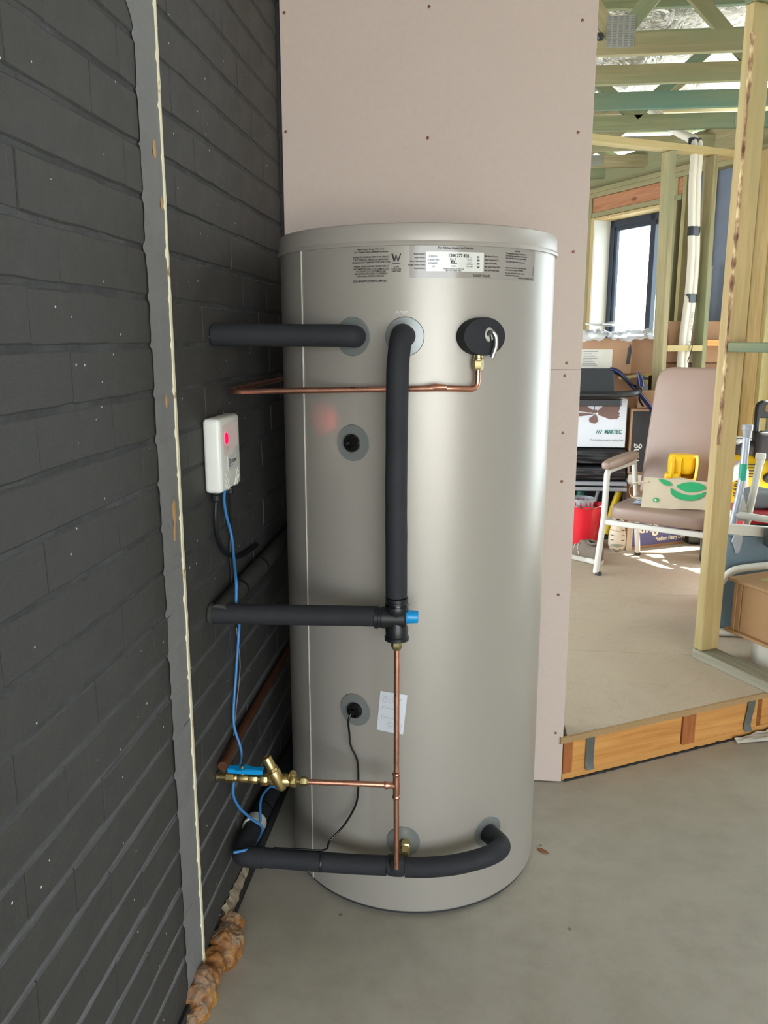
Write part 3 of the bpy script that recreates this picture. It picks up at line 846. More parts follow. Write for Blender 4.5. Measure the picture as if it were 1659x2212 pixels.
# ---- far stud wall
V2 = 4.2
sf = thing('stud_frame', 'far pine stud wall behind the armchair, carrying the white ducts', 'wall frame', hw(3.85, V2, PLAT), ANG)
lumber_u('top_plate', sf, M['pine_light'], 1.6, 4.34, V2, V2 + 0.09, TOP - 0.042, TOP - 0.002)
lumber_u('bottom_plate', sf, M['pine'], 3.64, 4.34, V2, V2 + 0.09, PLAT, PLAT + 0.035)
for (u, lean) in ((3.716, -0.028), (4.03, -0.019)):
    a = lumber_z('stud', sf, M['pine_olive'], u + 0.022, u + 0.057, V2, V2 + 0.09, PLAT + 0.035, TOP - 0.043, 0.002, (lean, 0))
lumber_u('noggin', sf, M['pine_light'], 3.742, 4.032, V2 + 0.001, V2 + 0.034, 1.368, 1.406)
lumber_u('noggin', sf, M['bearer'], 4.075, 4.34, V2 + 0.01, V2 + 0.085, 1.40, 1.44)

# ================================================================== WATER HEATER
def CYL(phi, z, r=TR):                       # point on the tank, phi degrees round from the camera side
    return Vector((TC.x + r * math.sin(R(phi)), TC.y - r * math.cos(R(phi)), z))
def wrap(bm, phi0, z0, r=TR + 0.0006, maxlen=0.02):
    """bend a flat bmesh (x along the girth, y up) onto the tank"""
    for v in bm.verts:
        a = R(phi0) + v.co.x / TR
        rr = r + v.co.z
        v.co = Vector((TC.x + rr * math.sin(a), TC.y - rr * math.cos(a), z0 + v.co.y))
    return bm
def patch(phi0, phi1, z0, z1, r, n=24, th=0.0005):
    b = bmesh.new(); rr = []
    for i in range(n + 1):
        p = phi0 + (phi1 - phi0) * i / n
        rr.append([b.verts.new(CYL(p, z, q)) for z, q in ((z0, r - th), (z0, r), (z1, r), (z1, r - th))])
    for a, c in zip(rr, rr[1:]):
        for k in range(3): b.faces.new((a[k], c[k], c[k + 1], a[k + 1]))
    b.faces.new(rr[0]); b.faces.new(rr[-1][::-1])
    return b
wh = thing('water_heater', 'tall silver grey storage water heater standing in the corner by the black wall', 'water heater', (TC.x, TC.y, 0))
part('base_ring', lathe([(0.30, 0.0), (TR - 0.012, 0.0), (TR - 0.004, 0.006), (TR - 0.004, 0.014), (0.3, 0.014)], 96), M['dark'], wh)
body = part('body', lathe([(TR - 0.02, 0.010), (TR - 0.003, 0.012), (TR, 0.016), (TR, 1.655), (TR - 0.01, 1.66)], 160), M['tank'], wh)
part('lid', lathe([(TR - 0.01, 1.650), (TR + 0.0055, 1.650), (TR + 0.0075, 1.6545), (TR + 0.0055, 1.659), (TR + 0.004, 1.6595), (TR + 0.004, 1.664), (TR + 0.0035, 1.688), (TR + 0.0005, 1.695), (TR - 0.006, 1.6975), (0.2, 1.703), (0, 1.704)], 160), M['tank_lid'], wh)
part('seam_strip', patch(-46.9, -46.3, 0.016, 1.650, TR + 0.0018, 1, 0.003), M['seam'], wh, world=True)
def collar(phi, z, rad=0.043, hole=0.0):
    b = bmesh.new(); n = 40; rings = []
    for q in ((0.0, 0.0025), (rad * 0.35, 0.0025), (rad * 0.7, 0.0025), (rad * 0.96, 0.0025), (rad, 0.0004)):
        rings.append([b.verts.new((q[0] * math.cos(2 * PI * k / n), q[0] * math.sin(2 * PI * k / n), q[1])) for k in range(n)] if q[0] else [b.verts.new((0, 0, q[1]))])
    for a, c in zip(rings, rings[1:]):
        for k in range(n):
            if len(a) == 1: b.faces.new((a[0], c[k], c[(k + 1) % n]))
            else: b.faces.new((a[k], a[(k + 1) % n], c[(k + 1) % n], c[k]))
    return wrap(b, phi, z, TR)
for (p, z) in ((-20.3, 1.457), (-0.2, 1.457), (-20.6, 1.217), (-20.5, 0.555), (0.2, 0.214), (38.0, 0.210)):
    part('collar', collar(p, z, 0.0425 if z < 1.4 else 0.0435), M['collar'], wh, world=True)
def radial(phi, z, r=TR): return aim(CYL(phi, z, r), (math.sin(R(phi)), -math.cos(R(phi)), 0), 'Y')
# rubber plug of the upper sensor pocket and the lower sensor
pl_ = part('sensor_plug', lathe([(0.021, 0), (0.021, 0.008), (0.018, 0.012), (0.010, 0.012), (0.010, 0.006), (0, 0.006)], 28, radial(-20.6, 1.217)), M['blackgloss'], wh, world=True)
pl2 = part('sensor_plug', lathe([(0.020, 0), (0.020, 0.008), (0.017, 0.013), (0.008, 0.014), (0.007, 0.024), (0, 0.025)], 28, radial(-20.3, 0.555)), M['blackgloss'], wh, world=True)
# printed panel and clear label
def print_block(name, lines, phi, z, size, mat, align='CENTER', r=TR + 0.0007, bold=0.0001, parent=wh):
    b = bmesh.new()
    for (t, y, sx_) in lines:
        b = text_bm(t, size, T(0, y, 0), b, align, bold, sx_)
    return part(name, wrap(b, phi, z, r), M[mat], parent, world=True, angle=0)
print_block('warning_print', (
    ('Mains Pressure Storage Water Tank', 0.0275, 0.80), ('Class 1 Unvented Outdoor Suits Medium Heat Systems', 0.0220, 0.68),
    ('WARNING: FOR CONTINUED SAFETY OF THIS APPLIANCE', 0.0110, 0.62), ('IT MUST BE INSTALLED, OPERATED AND MAINTAINED IN', 0.0055, 0.62), ('ACCORDANCE WITH THE MANUFACTURERS INSTRUCTIONS', 0.0, 0.62),
    ('WARNING: THIS APPLIANCE MAY DELIVER WATER AT', -0.0085, 0.64), ('HIGH TEMPERATURE. REFER TO THE PLUMBING CODE', -0.0140, 0.64), ('OF AUSTRALIA, LOCAL REQUIREMENTS AND', -0.0190, 0.66), ('INSTALLATION INSTRUCTIONS TO DETERMINE IF', -0.0240, 0.66), ('ADDITIONAL CONTROL IS REQUIRED', -0.0290, 0.70)), -12.9, 1.6155, 0.0052, 'ink')
print_block('maker_print', (('DUX MANUFACTURING LIMITED', 0, 0.86),), -13.4, 1.5760, 0.0062, 'ink', bold=0.0002)
def wmark(sc, m=None, bm=None):
    b = bmesh.new() if bm is None else bm
    for poly in ([(-1.15, .85), (-.72, .85), (-.30, -.85), (-.62, -.85)], [(-.62, -.85), (-.30, -.85), (.10, .45), (-.06, .85)], [(-.06, .85), (.10, .45), (.52, -.85), (.26, -.85)], [(.26, -.85), (.52, -.85), (1.15, .85), (.86, .85)]):
        b = flat([(x * sc, y * sc) for x, y in poly], m, b)
    return b
part('approval_mark', wrap(wmark(0.0095), -3.4, 1.6245), M['ink'], wh, world=True, angle=0)
print_block('approval_print', (('WaterMark', 0.004, 0.9), ('AS 3498', -0.0035, 0.8), ('LICENCE 2088', -0.008, 0.8), ('WMK 20088', -0.0125, 0.9)), -3.4, 1.6085, 0.0042, 'ink')
film = part('label_film', patch(1.4, 55.0, 1.582, 1.653, TR + 0.0006, 40), M['film'], wh, world=True, label='clear glossy label film')
part('label_panel', patch(7.2, 28.8, 1.5955, 1.6365, TR + 0.0010, 20, 0.0008), M['labelwhite'], film, world=True, label='white rating panel')
FR = TR + 0.0014
def film_print(lines, phi, z, size, mat='ink', align='CENTER', bold=0.0001): return print_block('print', lines, phi, z, size, mat, align, FR, bold, film)
film_print((('For Advice, Repairs and Service', 0, 0.95),), 18.0, 1.6445, 0.0065, bold=0.00015)
film_print((('1300 277 428', 0, 0.86),), 19.0, 1.6285, 0.0098, bold=0.0003)
part('print', wrap(wmark(0.0058), 16.9, 1.6185, FR), M['ink'], film, world=True, angle=0)
film_print((('WaterMark', 0.006, 0.9), ('AS 2712', 0.0, 0.9), ('WORKING PRESSURE OF THIS TANK', -0.006, 0.8), ('MUST NOT EXCEED VALVE', -0.0095, 0.8)), 17.2, 1.6065, 0.0036)
part('print', wrap(flat([(-.0055, .005), (0, .0072), (.0055, .005), (.0055, .0044), (0, .0064), (-.0049, .0045), (-.0049, -.0012), (0, -.0062), (.0049, -.0012), (.0049, .0044), (.0055, .0044), (.0055, -.0016), (0, -.0072), (-.0055, -.0016)]), 23.2, 1.6195, FR), M['inkgrey'], film, world=True, angle=0)
film_print((('AVT', 0, 0.8),), 23.2, 1.6200, 0.005, 'inkgrey'); film_print((('CERTIFIED', 0.003, 0.9), ('A12 30977', -0.002, 0.9)), 23.2, 1.6080, 0.0036)
film_print((('D', 0.010, 1.3), ('80', 0.003, 1.2), ('50', -0.004, 1.2), ('68', -0.011, 1.2)), 26.6, 1.6165, 0.0052, bold=0.0003)
film_print((('315SG2A1', 0.010, 0.9), ('31505071307', 0.003, 0.9), ('29/06/2021', -0.004, 0.9), ('315', -0.011, 0.9)), 9.8, 1.6165, 0.0052, 'boxblue', 'CENTER')
film_print((('Model Number', 0.013, 0.85), ('Serial Number', 0.0055, 0.85), ('Date of Manufacture', -0.002, 0.85), ('Storage Volume (litres)', -0.0095, 0.85), ('Rated Delivery', -0.017, 0.85)), 6.9, 1.6185, 0.0046, 'ink', 'RIGHT')
film_print((('Max. Hours of Operation', 0.013, 0.75), ('Rated Temperature (C)', 0.0055, 0.80), ('Rated Pressure (kPa)', -0.002, 0.80), ('Max. Supply Pressure (kPa)', -0.0095, 0.78), ('Max. Relief Pressure (kPa)', -0.017, 0.78)), 29.2, 1.6165, 0.0046, 'ink', 'LEFT')
film_print((('RELIEF VALVE', 0, 1.1),), 28.0, 1.5875, 0.0064, bold=0.0002)
film_print((('NOTES', 0.027, 1.0),), 44.2, 1.6165, 0.005)
film_print((('This appliance must be installed and', 0.0215, 0.98), ('serviced by a suitably licensed person', 0.0165, 0.98), ('and comply with local requirements', 0.0115, 0.98), ('The relief valve must be operated', 0.0040, 0.98),
            ('every six months to check the valve', -0.009, 0.98), ('and tank are in good condition', -0.014, 0.98), ('Do not seal the drain pipe outlet', -0.0205, 0.98), ('or fit any isolating valve', -0.0255, 0.98)), 38.4, 1.6165, 0.0046, 'ink', 'LEFT')
film_print((('MADE IN AUSTRALIA  16437 J', 0, 0.85),), 49.5, 1.5862, 0.0050)
bmv = text_bm('75 40068 G', 0.0045, RZ(PI / 2), None, 'CENTER', 0.0001); part('print', wrap(bmv, 53.9, 1.6035, FR), M['ink'], film, world=True, angle=0)
print_block('outlet_print', (('OUTLET', 0, 0.9),), -1.4, 1.5085, 0.0085, 'inkpale')
# small white card taped to the tank
def card_bm():
    b = bmesh.new(); g = []
    for i in range(13):
        x = -0.033 + 0.066 * i / 12
        g.append([b.verts.new((x, y, zz)) for y, zz in ((-0.052, 0), (-0.052, 0.0008), (0.052, 0.0008), (0.052, 0))])
    for a, c in zip(g, g[1:]):
        for k in range(3): b.faces.new((a[k], c[k], c[k + 1], a[k + 1]))
    b.faces.new(g[0]); b.faces.new(g[-1][::-1])
    return b
tilt = RZ(R(-5.5))
cbm = card_bm(); cbm.transform(tilt)
crd = part('port_card', wrap(cbm, -4.7, 0.5615), M['card'], wh, world=True, label='white card with port circles')
def ring2(cx, cy, r, b, w=0.0006):
    bb = bmesh.new(); n = 22
    o = [bb.verts.new((cx + r * math.cos(2 * PI * k / n), cy + r * math.sin(2 * PI * k / n), 0)) for k in range(n)]
    i = [bb.verts.new((cx + (r - w) * math.cos(2 * PI * k / n), cy + (r - w) * math.sin(2 * PI * k / n), 0)) for k in range(n)]
    for k in range(n): bb.faces.new((o[k], o[(k + 1) % n], i[(k + 1) % n], i[k]))
    return join(b, bb)
b = bmesh.new()
for (cx, cy, r) in ((-0.020, 0.030, 0.0058), (-0.004, 0.030, 0.0058), (0.012, 0.028, 0.0048), (-0.021, 0.010, 0.0042), (-0.020, -0.015, 0.0042), (-0.0005, -0.031, 0.0058), (0.023, -0.031, 0.0052)): b = ring2(cx, cy, r, b)
for (t, x, y) in (('RETURN', -0.027, 0.040), ('HOT OUTLET', -0.010, 0.040), ('RELIEF', 0.012, 0.037), ('TOP SENSOR', -0.014, 0.010), ('BOTTOM SENSOR', -0.013, -0.015), ('INLET', -0.005, -0.040), ('FLOW', 0.018, -0.040), ('315L', 0.020, -0.0475)):
    b = text_bm(t, 0.0036, T(x, y, 0), b, 'LEFT', 0.0, 0.9)
b.transform(tilt)
part('card_print', wrap(b, -4.7, 0.5615, TR + 0.0016), M['inkgrey'], crd, world=True, angle=0)

# ---- relief valve with its black jacket
rv = thing('relief_valve', 'relief valve under a round black foam jacket with chrome lever, upper right of the tank', 'valve', CYL(27.3, 1.457))
jp = []
for k in range(40):
    a = 2 * PI * k / 40
    jp.append((0.050 * math.cos(a) * (1.0 if math.cos(a) > 0 else 1.06), 0.0415 * math.sin(a)))
def local_face(phi, z, r=TR):                # x to the right round the tank, y up, z outward
    n_ = Vector((math.sin(R(phi)), -math.cos(R(phi)), 0)); up = Vector((0, 0, 1)); x_ = up.cross(n_)
    p = CYL(phi, z, r)
    return Matrix(((x_.x, up.x, n_.x, p.x), (x_.y, up.y, n_.y, p.y), (x_.z, up.z, n_.z, p.z), (0, 0, 0, 1)))
LF = local_face(27.3, 1.457)
part('jacket', prism(jp, -0.006, 0.036, 0.007, LF, None, 2), M['foam'], rv, world=True)
part('valve_face', lathe([(0.013, 0.030), (0.013, 0.0372), (0.0115, 0.039), (0, 0.040)], 24, LF @ T(0.008, 0.004, 0) @ Matrix.Diagonal((1, 1.25, 1, 1))), M['chrome'], rv, world=True)
part('lever', tube(fillet([LF @ Vector(p) for p in ((0.004, 0.006, 0.040), (0.010, 0.010, 0.047), (0.017, 0.000, 0.050), (0.019, -0.022, 0.048), (0.012, -0.045, 0.044))], 0.008), 0.0036, 10, flat=1.6), M['chrome'], rv, world=True, label='chrome easing lever')
LV_ = LF @ Vector((-0.008, -0.036, 0.018))
part('outlet_nut', lathe([(0.0095, 0.0), (0.0095, -0.010), (0.0115, -0.011), (0.0115, -0.015), (0.0085, -0.016)], 20, T(*LV_)), M['brass'], rv, world=True)
part('outlet_nut', lathe([(0.0122, -0.016), (0.0128, -0.018), (0.0128, -0.032), (0.0112, -0.036), (0.008, -0.036)], 6, T(*LV_)), M['brass_dull'], rv, world=True)
# relief drain
dy = 1.838
cp = thing('copper_pipe', 'bent copper drain pipe running from the relief valve left to the black wall', 'pipe', (-0.25, dy, 1.335))
top_ = LV_ + Vector((0, 0, -0.034))
part('pipe_run', tube(fillet([top_, top_ + Vector((0.0, 0, -0.046)), Vector((-0.06, dy, 1.346)), Vector((-0.545, dy + 0.02, 1.334)), Vector((-0.562, dy + 0.06, 1.335)), Vector((-0.565, 2.42, 1.335))], 0.04, 8), 0.0068, 16), M['copper'], cp, world=True)
part('flattened_spot', tube([(-0.105, dy + 0.0026, 1.3475), (-0.085, dy + 0.0016, 1.348), (-0.06, dy + 0.001, 1.3484)], [0.0055, 0.0082, 0.0055], 14), M['copper'], cp, world=True)

# ---- insulated hot pipe from the wall to the tank
def lagged(name, label, pts, rad, loc, mat='foam', fil=0.05, n=20, wob=0.0008):
    t = thing(name, label, 'pipe', loc)
    b = tube(fillet(pts, fil, 10), rad, n)
    bmesh.ops.subdivide_edges(b, edges=[e for e in b.edges if e.calc_length() > 0.08], cuts=8)
    displace(b, wob, 22, rnd.random())
    part('lagging', b, M[mat], t, world=True, angle=50)
    return t
p1 = CYL(-20.3, 1.457, TR - 0.01)
lagged('insulated_pipe', 'short horizontal black lagged pipe between the wall and the upper left port of the tank', [(WX + 0.006, 1.85, 1.461), (-0.30, 1.836, 1.459), (-0.262, 1.838, 1.457), p1], 0.0245, (-0.45, 1.84, 1.436), fil=0.02)
p2 = CYL(-0.2, 1.457, TR - 0.01)
lagged('insulated_pipe', 'long vertical black lagged pipe dropping from the outlet port to the mixing valve', [p2, (-0.157, 1.792, 1.462), (-0.163, 1.775, 1.40), (-0.165, 1.772, 1.15), (-0.163, 1.768, 0.888)], 0.0242, (-0.165, 1.775, 0.888), fil=0.055)
MVX, MVY, MVZ = -0.162, 1.765, 0.836
pp = lagged('insulated_pipe', 'horizontal black lagged pipe from the mixing valve to the wall, turning along it', [(-0.205, MVY, 0.840), (-0.40, MVY, 0.836), (-0.588, 1.750, 0.838)], 0.0232, (-0.4, MVY, 0.81), fil=0.03)
b = tube([(-0.564, 1.738, 0.842), (-0.564, 1.95, 0.850), (-0.564, 2.52, 0.856)], 0.0225, 20)
part('wall_run', displace(b, 0.001, 18), M['foam_dusty'], pp, world=True, label='dusty length along the wall')
part('tape_band', lathe([(0.0238, 0), (0.0238, 0.012)], 24, aim((-0.564, 1.90, 0.848), (0, 1, 0))), M['tape'], pp, world=True)
part('tape_band', lathe([(0.0238, 0), (0.0238, 0.010)], 24, aim((-0.564, 2.10, 0.851), (0, 1, 0))), M['tape'], pp, world=True)
part('end_lip', lathe([(0.0236, 0), (0.0246, 0.003), (0.0236, 0.008)], 24, aim((-0.5885, 1.750, 0.838), (1, 0, 0))), M['foam_dusty'], pp, world=True)
# ---- mixing valve
mv = thing('mixing_valve', 'black mixing valve with a bright blue cap where the lagged pipes meet', 'valve', (MVX, MVY, 0.775))
Rm = lathe([(0.0245, -0.050), (0.0275, -0.049), (0.0275, -0.041), (0.0250, -0.039), (0.0262, -0.022), (0.0225, -0.012), (0.0215, 0.0), (0.0225, 0.012), (0.0262, 0.020), (0.0262, 0.030), (0.0235, 0.036), (0.0235, 0.040), (0.0258, 0.042), (0.0258, 0.050), (0.022, 0.051)], 32, T(MVX, MVY, MVZ))
part('valve_body', Rm, M['blackplastic'], mv, world=True)
part('side_barrel', lathe([(0.0235, -0.050), (0.0258, -0.049), (0.0258, -0.041), (0.0235, -0.040), (0.0235, -0.034), (0.0250, -0.032), (0.0240, -0.010), (0.0235, 0.018), (0.020, 0.0225)], 32, aim((MVX, MVY, MVZ + 0.002), (1, 0, 0))), M['blackplastic'], mv, world=True)
part('cap', lathe([(0.0165, 0.019), (0.0165, 0.025), (0.0155, 0.0255), (0.0142, 0.046), (0.013, 0.0485), (0, 0.0485)], 28, aim((MVX, MVY, MVZ + 0.006), (1, 0, 0))), M['bluecap'], mv, world=True, label='bright blue cap')
part('nut', lathe([(0.012, -0.051), (0.0125, -0.062), (0.0125, -0.066), (0.0105, -0.071), (0.0085, -0.074)], 6, T(MVX, MVY, MVZ)), M['brass_dull'], mv, world=True)
part('clip', lathe([(0.0262, 0.0), (0.0268, 0.001), (0.0268, 0.004), (0.0262, 0.005)], 28, T(MVX, MVY, MVZ + 0.031)), M['blackgloss'], mv, world=True)
# ---- copper supply pipe with tee
CX, CY, CZ = -0.1615, 1.765, 0.424
cw = thing('copper_pipe', 'upright copper pipe with a tee, joining the mixing valve, brass valves and lower port', 'pipe', (CX, CY, 0.19))
part('riser', tube([(CX, CY, 0.766), (CX, CY, 0.46)], 0.0066, 16), M['copper'], cw, world=True)
part('riser', tube([(CX, CY, 0.40), (CX + 0.001, CY, 0.205)], 0.0066, 16), M['copper'], cw, world=True)
part('branch', tube([(-0.19, CY - 0.001, CZ + 0.001), (-0.37, 1.752, 0.428)], 0.0066, 16), M['copper'], cw, world=True)
tee = lathe([(0.0070, -0.034), (0.0088, -0.033), (0.0098, -0.030), (0.0088, -0.026), (0.0078, -0.025), (0.0082, -0.012), (0.0088, 0), (0.0082, 0.012), (0.0078, 0.025), (0.0088, 0.026), (0.0098, 0.030), (0.0088, 0.033), (0.0070, 0.034)], 20, T(CX, CY, CZ))
tee = lathe([(0.0085, 0.0), (0.0078, 0.014), (0.0078, 0.018), (0.0096, 0.022), (0.0088, 0.028), (0.007, 0.029)], 20, aim((CX, CY, CZ), (-1, 0, 0)), tee)
part('tee', tee, M['copper'], cw, world=True)
# brass union into the lower port
bp = CYL(0.6, 0.214, TR)
part('port_union', lathe([(0.012, -0.004), (0.012, 0.012), (0.0155, 0.013), (0.0155, 0.026), (0.012, 0.028), (0.011, 0.05)], 6, aim(bp + Vector((0.004, 0, 0.002)), (0.02, -1, -0.12))), M['brass'], cw, world=True)
# ---- lower lagged pipe
LY = 1.797
lp = thing('insulated_pipe', 'low black lagged pipe curving round the tank front to the wall corner', 'pipe', (-0.2, LY, 0.16))
p7 = CYL(38.0, 0.206, TR - 0.01)
b = tube(fillet([p7, (0.100, 1.868, 0.214), (0.060, 1.822, 0.214), (-0.02, 1.803, 0.198), (-0.10, LY, 0.189), (-0.142, LY, 0.188)], 0.045, 8), 0.0240, 22)
part('lagging', displace(b, 0.0007, 20, 3), M['foam'], lp, world=True, angle=50)
part('tee_wrap', displace(tube([(-0.144, LY, 0.190), (-0.150, LY, 0.190), (-0.165, LY, 0.190), (-0.180, LY, 0.190), (-0.186, LY, 0.189)], [0.0235, 0.0252, 0.0262, 0.0252, 0.0235], 22), 0.0008, 30), M['foam'], lp, world=True, angle=50)
part('tee_neck', lathe([(0.0195, 0.0), (0.019, 0.020), (0.015, 0.028), (0.0125, 0.029)], 18, T(CX, LY - 0.012, 0.192)), M['foam'], lp, world=True)
part('lagging', displace(tube([(-0.188, LY, 0.188), (-0.27, LY, 0.186), (-0.345, LY, 0.186)], 0.0238, 22), 0.0007, 20, 4), M['foam'], lp, world=True, angle=50)
part('tape_band', lathe([(0.0236, 0), (0.0245, 0.002), (0.0245, 0.006), (0.0236, 0.008)], 24, aim((-0.3455, LY, 0.186), (-1, 0, 0))), M['tape'], lp, world=True)
part('lagging', displace(tube([(-0.353, LY, 0.186), (-0.43, LY, 0.187), (-0.500, LY, 0.188)], 0.0240, 22), 0.0007, 20, 5), M['foam'], lp, world=True, angle=50)
eb = tube(fillet([(-0.496, LY, 0.188), (-0.556, LY - 0.002, 0.188), (-0.558, 1.87, 0.186)], 0.052, 10), 0.0262, 22)
part('elbow', displace(eb, 0.0006, 25, 6), M['foam'], lp, world=True, angle=50)
b = tube([(-0.558, 1.868, 0.186), (-0.558, 2.10, 0.168), (-0.560, 2.53, 0.140)], 0.0238, 20)
part('wall_run', displace(b, 0.0008, 20, 8), M['foam'], lp, world=True, angle=50)
part('coupling', lathe([(0.024, 0), (0.0290, 0.001), (0.0290, 0.034), (0.024, 0.035)], 28, aim((-0.558, 1.925, 0.182), (0, 1, -0.08))), M['white'], lp, world=True, label='pale grey coupling ring')
for y in (2.02, 2.13):
    part('tape_band', lathe([(0.0240, 0), (0.0252, 0.002), (0.0252, 0.01), (0.0240, 0.012)], 24, aim((-0.558, y, 0.176 - (y - 2.0) * 0.07), (0, 1, -0.08))), M['tape'], lp, world=True)

# ---- brass valves on the cold supply
BY, BZ = 1.748, 0.431
iv = thing('isolating_valve', 'brass ball valve with a flat blue lever, coming out of the black wall', 'valve', (-0.53, BY, BZ - 0.02))
ax_ = lambda x: aim((x, BY, BZ), (1, 0, 0))
part('wall_stub', lathe([(0.0125, 0), (0.0125, 0.006), (0.0090, 0.007), (0.0090, 0.026)], 20, ax_(WX + 0.001)), M['brass_dull'], iv, world=True)
part('valve_nut', lathe([(0.0118, 0), (0.0128, 0.001), (0.0128, 0.017), (0.0118, 0.018)], 6, ax_(-0.566)), M['brass'], iv, world=True)
part('valve_body', lathe([(0.0105, 0), (0.0112, 0.006), (0.0098, 0.010), (0.0112, 0.014), (0.0120, 0.022), (0.0112, 0.032), (0.0104, 0.038)], 24, ax_(-0.549)), M['brass'], iv, world=True)
part('valve_nut', lathe([(0.0112, 0), (0.0118, 0.001), (0.0118, 0.021), (0.0112, 0.022)], 8, ax_(-0.512)), M['brass'], iv, world=True)
part('spindle', lathe([(0.006, 0), (0.006, 0.014), (0.0045, 0.016), (0.0045, 0.024), (0, 0.025)], 14, T(-0.527, BY, BZ + 0.008)), M['brass'], iv, world=True)
lev = bmesh.new()
lev = prism([(-0.034, -0.006), (-0.034, 0.008), (-0.016, 0.008), (-0.008, 0.014), (0.010, 0.014), (0.020, 0.008), (0.052, 0.008), (0.052, -0.006), (0.016, -0.006), (0.006, -0.012), (-0.010, -0.012), (-0.018, -0.006)], 0, 0.0035, 0.0012, T(-0.528, BY, BZ + 0.023) @ RX(R(8)))
lev = box(-0.033, 0.052, -0.0085, -0.006, -0.008, 0.003, 0.001, 1, lev, T(-0.528, BY, BZ + 0.022))
part('lever', lev, M['bluecap'], iv, world=True, label='blue lever')
lv = thing('pressure_valve', 'brass pressure limiting valve with a slanted bonnet, between the ball valve and copper pipe', 'valve', (-0.44, BY, BZ - 0.02))
part('inlet_nut', lathe([(0.007, 0), (0.0085, 0.002), (0.0085, 0.008), (0.0145, 0.009), (0.0155, 0.011), (0.0155, 0.024), (0.0145, 0.026), (0.0115, 0.027)], 8, ax_(-0.491)), M['brass'], lv, world=True)
part('valve_body', lathe([(0.0120, 0), (0.0135, 0.006), (0.0155, 0.020), (0.0165, 0.034), (0.0150, 0.046), (0.0130, 0.054)], 24, ax_(-0.465)), M['brass'], lv, world=True)
dirb = Vector((-0.40, -0.06, 0.91)).normalized()
ob = Vector((-0.432, BY - 0.006, BZ - 0.012))
part('bonnet', lathe([(0.007, -0.010), (0.0105, -0.006), (0.0120, 0.0), (0.0145, 0.018), (0.0150, 0.030), (0.0150, 0.040), (0.0138, 0.044), (0.0132, 0.044)], 26, aim(ob, dirb)), M['brass'], lv, world=True)
part('bonnet_nut', lathe([(0.0125, 0.044), (0.0138, 0.045), (0.0138, 0.052), (0.0125, 0.053)], 6, aim(ob, dirb)), M['brass'], lv, world=True)
part('bonnet_cap', lathe([(0.0112, 0.053), (0.0112, 0.080), (0.0102, 0.082), (0.0088, 0.082), (0.0088, 0.074), (0, 0.074)], 26, aim(ob, dirb)), M['brass'], lv, world=True)
dirp = Vector((0.42, -0.25, 0.85)).normalized()
part('test_plug', lathe([(0.007, 0.0), (0.0078, 0.012), (0.0085, 0.013), (0.0085, 0.030), (0.0075, 0.032), (0, 0.032)], 18, aim(Vector((-0.414, BY - 0.004, BZ)), dirp)), M['brass'], lv, world=True)
part('outlet_nut', lathe([(0.0135, 0), (0.0150, 0.001), (0.0150, 0.012), (0.0135, 0.013)], 8, ax_(-0.409)), M['brass'], lv, world=True)
part('outlet_thread', lathe([(0.0085, 0), (0.0105, 0.002), (0.0085, 0.004), (0.0105, 0.006), (0.0085, 0.008), (0.0105, 0.010), (0.0085, 0.012)], 20, ax_(-0.397)), M['brass_dull'], lv, world=True)
part('compression_nut', lathe([(0.0105, 0), (0.0118, 0.001), (0.0118, 0.012), (0.0100, 0.015), (0.0075, 0.018)], 6, ax_(-0.386)), M['brass_dull'], lv, world=True)
wp = thing('copper_pipe', 'dull old copper pipe running back along the foot of the black wall', 'pipe', (-0.573, 1.77, 0.46))
part('pipe_run', tube([(-0.575, 1.758, 0.456), (-0.575, 1.85, 0.466), (-0.576, 2.50, 0.474)], 0.0108, 14), M['copper_old'], wp, world=True)
part('end_cap', lathe([(0.0125, 0), (0.0125, 0.02), (0.011, 0.022)], 14, aim((-0.575, 1.752, 0.4555), (0, 1, 0.1))), M['copper_old'], wp, world=True)

# ---- controller box
cbx = thing('control_box', 'white plastic control box with a glowing red light on the black wall', 'control box', (WX, 1.828, 1.115))
XF = -0.549
case = box(WX + 0.0015, XF, 1.751, 1.905, 1.116, 1.281, 0.009, 3)
part('case', case, M['white'], cbx, world=True)
FX = Matrix(((0, 0, 1, XF), (1, 0, 0, 1.828), (0, 1, 0, 1.1985), (0, 0, 0, 1)))     # x -> y, y -> z, z -> out of the wall
def dish_bm():
    b = bmesh.new()
    o = [(-0.058, 0.066), (0.054, 0.066), (0.060, 0.012), (-0.052, -0.004)]
    i = [(-0.054, 0.060), (0.048, 0.060), (0.050, 0.024), (-0.040, 0.022)]
    vo = [b.verts.new((x, y, 0.0007)) for x, y in o]; vi = [b.verts.new((x, y, 0.0003)) for x, y in i]
    for k in range(4): b.faces.new((vo[k], vo[(k + 1) % 4], vi[(k + 1) % 4], vi[k]))
    b.faces.new(vi)
    return b
ds = part('display_recess', (lambda b: (b.transform(FX), b)[1])(dish_bm()), M['inset'], cbx, world=True, label='recess with the red glow painted in as pink')
part('indicator_light', prism(ellipse(0.0105, 0.013, 18, -0.034, 0.036), 0.0, 0.0030, 0.001, FX), M['led'], ds, world=True, label='glowing red light')
part('recess_print', text_bm('ON', 0.006, FX @ T(-0.036, 0.014, 0.0012), text_bm('BOOST', 0.005, FX @ T(-0.026, 0.014, 0.0012) @ RZ(PI / 2), None, 'CENTER'), 'LEFT'), M['inkgrey'], ds, world=True, angle=0)
ledl = bpy.data.lights.new('indicator_glow', 'SPOT')
ledl.energy = 0.5; ledl.color = (1.0, 0.03, 0.05); ledl.spot_size = R(24); ledl.spot_blend = 1.0; ledl.shadow_soft_size = 0.004
ledo = bpy.data.objects.new('indicator_glow', ledl); COL.objects.link(ledo)
ledo.location = (XF + 0.006, 1.794, 1.2345)
